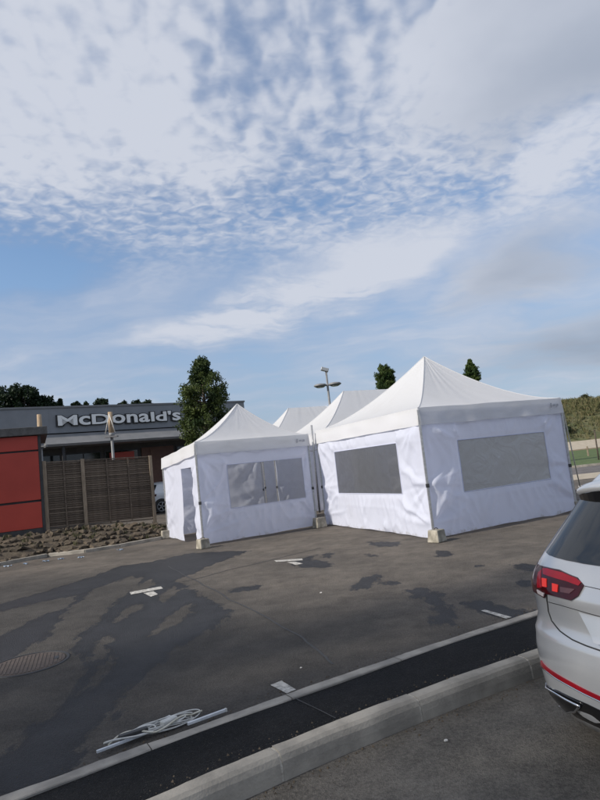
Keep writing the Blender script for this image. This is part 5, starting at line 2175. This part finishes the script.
# dry grass tufts over the bank
r = random.Random(5)
vs, fs = [], []
protos = [tuft_mesh(9, 0.55, 0.3, 900 + k, 0.035) for k in range(8)]
for i in range(5200):
    x, f = r.uniform(24, 70), r.random() ** 0.6
    p = Vector((x, 64.9 + 17 * f, bankz(x, f) - 0.04))
    tv, tf = protos[i % 8]
    k_ = len(vs)
    sc1 = r.uniform(0.6, 1.5)
    vs += [q * sc1 + p for q in tv]
    fs += [tuple(j + k_ for j in q) for q in tf]
tag(mesh_obj('bank_grass', (vs, fs), 'dry_grass'), 'tufts of dry grass all over the embankment', 'grass', kind='stuff')


def bush(name, label, p, rad, h, mat, seed, n=3500, size=0.1, group=None):
    t = empty(name, p)
    tag(t, label, 'bush', group)
    r = random.Random(seed)
    pts = []
    bm = bmesh.new()
    for c in range(26):
        a, q = r.uniform(0, 6.28), r.random() ** 0.6
        tip = Vector((rad * q * math.cos(a), rad * q * math.sin(a) * 0.8, h * r.uniform(0.25, 1.0) * (1 - 0.35 * q)))
        add_tube(bm, [(0, 0, -0.1), tip * 0.6, tip], 0.02, 4, 0.006)
        for _ in range(n // 26):
            d = Vector((r.gauss(0, 1), r.gauss(0, 1), r.gauss(0, 0.9))).normalized() * rad * 0.28 * r.random() ** 0.5
            pts.append((tip * r.uniform(0.6, 1.05) + d, r.uniform(0.7, 1.2)))
    mesh_obj('stem', bm, 'bark', t)
    v_, f_ = leaf_mesh(pts, size, seed)
    mesh_obj('foliage', (v_, f_), mat, t)
    return t


pb_ = at(584, 400, 80.5)
bush('bush', 'small scrubby bush on the crest of the embankment', (pb_.x, 80.5, hz_ - 0.35), 0.95, 1.25, 'leaf_bush', 5, size=0.11)
pb_ = at(563.5, 420, 66)
bush('bush', 'dark shrub at the foot of the embankment beside the marquee', (pb_.x, 67.5, 1.2), 1.2, 2.6, 'leaf_dark', 8, size=0.12)

# post and rail fence before the bank
pf = empty('rail_fence', (18, 44, 0))
tag(pf, 'low pale timber post and rail fence on the lawn', 'fence')
for i in range(9):
    x = i * 2.4
    box('post', (x - 0.045, -0.045, -0.1), (x + 0.045, 0.045, 0.78), 'post_wood', pf, bev=0.01)
    if i < 8:
        for z in (0.55,):
            box('rail', (x + 0.062, -0.025, z), (x + 2.338, 0.025, z + 0.08), 'post_wood', pf)
# slender sapling post at the picture's right
sp = at(598, 455, 36)
sg = empty('marker_post', (sp.x, 36, 0))
tag(sg, 'slim dark upright post on the lawn by the service road', 'post')
tube('post_shaft', [(0, 0, -0.1), (0.02, 0, at(597, 430, 36).z)], 0.045, 'bark', sg, 8)
box('post_cap', (-0.04, -0.06, at(597, 430, 36).z - 0.01), (0.08, 0.06, at(597, 430, 36).z + 0.03), 'bark', sg)

# ================================================================== SMALL THINGS
def bar(label, a, b, r, mat, z):
    A_, B_ = g(*a), g(*b)
    A_.z = B_.z = z
    c = (A_ + B_) / 2
    o = empty('metal_tube', (c.x, c.y, 0))
    tag(o, label, 'metal bar')
    d = (B_ - A_).normalized()
    M = Matrix.Translation(Vector((0, 0, z))) @ Matrix.Rotation(math.atan2(d.y, d.x), 4, 'Z')
    L_ = (B_ - A_).length
    box('tube', (-L_ / 2, -r, -r), (L_ / 2, r, r), mat, o, M, bev=r * 0.25)
    box('end_cap', (L_ / 2 + 0.0005, -r * 1.08, -r * 1.08), (L_ / 2 + 0.012, r * 1.08, r * 1.08), 'white_plastic', o, M)
    return o


bar('white square metal bar lying along the edging beyond the cable coil', (188, 729.5), (225.5, 715.5), 0.009, 'steel_white', 0.034)
bar('pale blue grey metal bar lying under the cable coil', (121, 741), (169, 720), 0.010, 'steel_white', 0.016)
bar('long white metal bar reaching past the open end of the cable', (97, 757.5), (160, 733), 0.008, 'steel_white', 0.032)
cable = empty('extension_cable', tuple(g(165, 731)))
tag(cable, 'tangled white extension cable lying on the edging stones', 'cable')
cl = cable.location
bm = bmesh.new()
r = random.Random(12)
axd = (g(225, 715) - g(97, 758)).normalized()
axn = Vector((-axd.y, axd.x, 0))
path = []
for i in range(240):
    t_ = i / 239
    a = t_ * 2 * math.pi * 6.5
    R = 0.115 + 0.05 * noise.noise(Vector((t_ * 9, 3, 0)))
    c_ = axd * (0.02 + 0.14 * noise.noise(Vector((t_ * 5, 0, 7)))) + axn * 0.02
    path.append(c_ + axd * math.cos(a) * R * 1.55 + axn * math.sin(a) * R * 0.40 + Vector((0, 0, 0.034 + 0.016 * math.sin(a * 1.3 + 1) + 0.006 * math.sin(t_ * 40))))
add_tube(bm, path, 0.0042, 6)
mesh_obj('cord_coil', bm, 'white_plastic', cable, smooth=True)
bm = bmesh.new()
path = [axd * (-0.36 + 0.62 * t_) + axn * (0.05 * math.sin(t_ * 9) - 0.02) + Vector((0, 0, 0.035 + 0.022 * abs(math.sin(t_ * 7)))) for t_ in np.linspace(0, 1, 40)]
add_tube(bm, path, 0.006, 6)
mesh_obj('cord_end', bm, 'beige_cable', cable, smooth=True)
bm = bmesh.new()
path = [axd * (-0.1 + 0.1 * math.cos(a) * 1.6 - 0.12) + axn * (0.04 * math.sin(a)) + Vector((0, 0, 0.045 + 0.012 * math.sin(2 * a))) for a in np.linspace(0, 9, 50)]
add_tube(bm, path, 0.006, 6)
mesh_obj('cord_loop', bm, 'white_plastic', cable, smooth=True)
M = Matrix.Translation(axd * 0.03 + Vector((0, 0, 0.05))) @ Matrix.Rotation(math.atan2(axd.y, axd.x) + 0.3, 4, 'Z')
box('socket_block', (-0.055, -0.025, -0.02), (0.055, 0.025, 0.02), 'white_plastic', cable, M, bev=0.008)
M = Matrix.Translation(-axd * 0.2 + Vector((0, 0, 0.05))) @ Matrix.Rotation(math.atan2(axd.y, axd.x), 4, 'Z')
box('dark_clamp', (-0.09, -0.02, -0.014), (0.09, 0.02, 0.012), 'black_plastic', cable, M, bev=0.005)

for lab, (x, y), z, sc1 in (('pale pebble lying on the road in front of the kerb', (446, 741), ROAD_Z, 0.018), ('pale stone chip on the dark asphalt near the bay mark', (321, 593), 0.0, 0.022), ('tiny pale stone chip beside the square bay mark', (301, 668), 0.0, 0.014)):
    p = g(x, y, z)
    o = mesh_obj('pebble', rock_meshes[1].copy(), None)
    o.data.materials.clear()
    o.data.materials.append(MATS['stone_chip'])
    o.location = (p.x, p.y, z + sc1 * 0.22)
    o.scale = (sc1 * 1.3, sc1, sc1 * 0.6)
    tag(o, lab, 'pebble')

# grit and leaf litter gathered along the kerb and the edging
r = random.Random(77)
vs, fs = [], []
for i in range(1500):
    s_ = r.uniform(-4.5, 5.5)
    m_ = r.random()
    if m_ < 0.45:
        t_, z_ = kerb_front(s_) - abs(r.gauss(0, 0.06)) - 0.004, ROAD_Z
    elif m_ < 0.7:
        t_, z_ = kerb_back(s_) + abs(r.gauss(0, 0.05)), 0.015
    else:
        t_, z_ = edge_far(s_) + abs(r.gauss(0, 0.10)), 0.001
    q = r.choice((0.003, 0.004, 0.006, 0.009)) * r.uniform(0.7, 1.3)
    p = W3(s_, t_, z_)
    a = r.uniform(0, 3)
    k_ = len(vs)
    for (dx, dy, dz) in ((1, 0, 0), (-0.5, 0.8, 0), (-0.6, -0.9, 0), (0.1, 0, 1.1)):
        vs.append(p + Vector((dx * math.cos(a) - dy * math.sin(a), dx * math.sin(a) + dy * math.cos(a), dz)) * q)
    fs += [(k_, k_ + 1, k_ + 3), (k_ + 1, k_ + 2, k_ + 3), (k_ + 2, k_, k_ + 3)]
tag(mesh_obj('grit', (vs, fs), 'rock'), 'fine grit gathered along the kerb and edging stones', 'grit', kind='stuff')
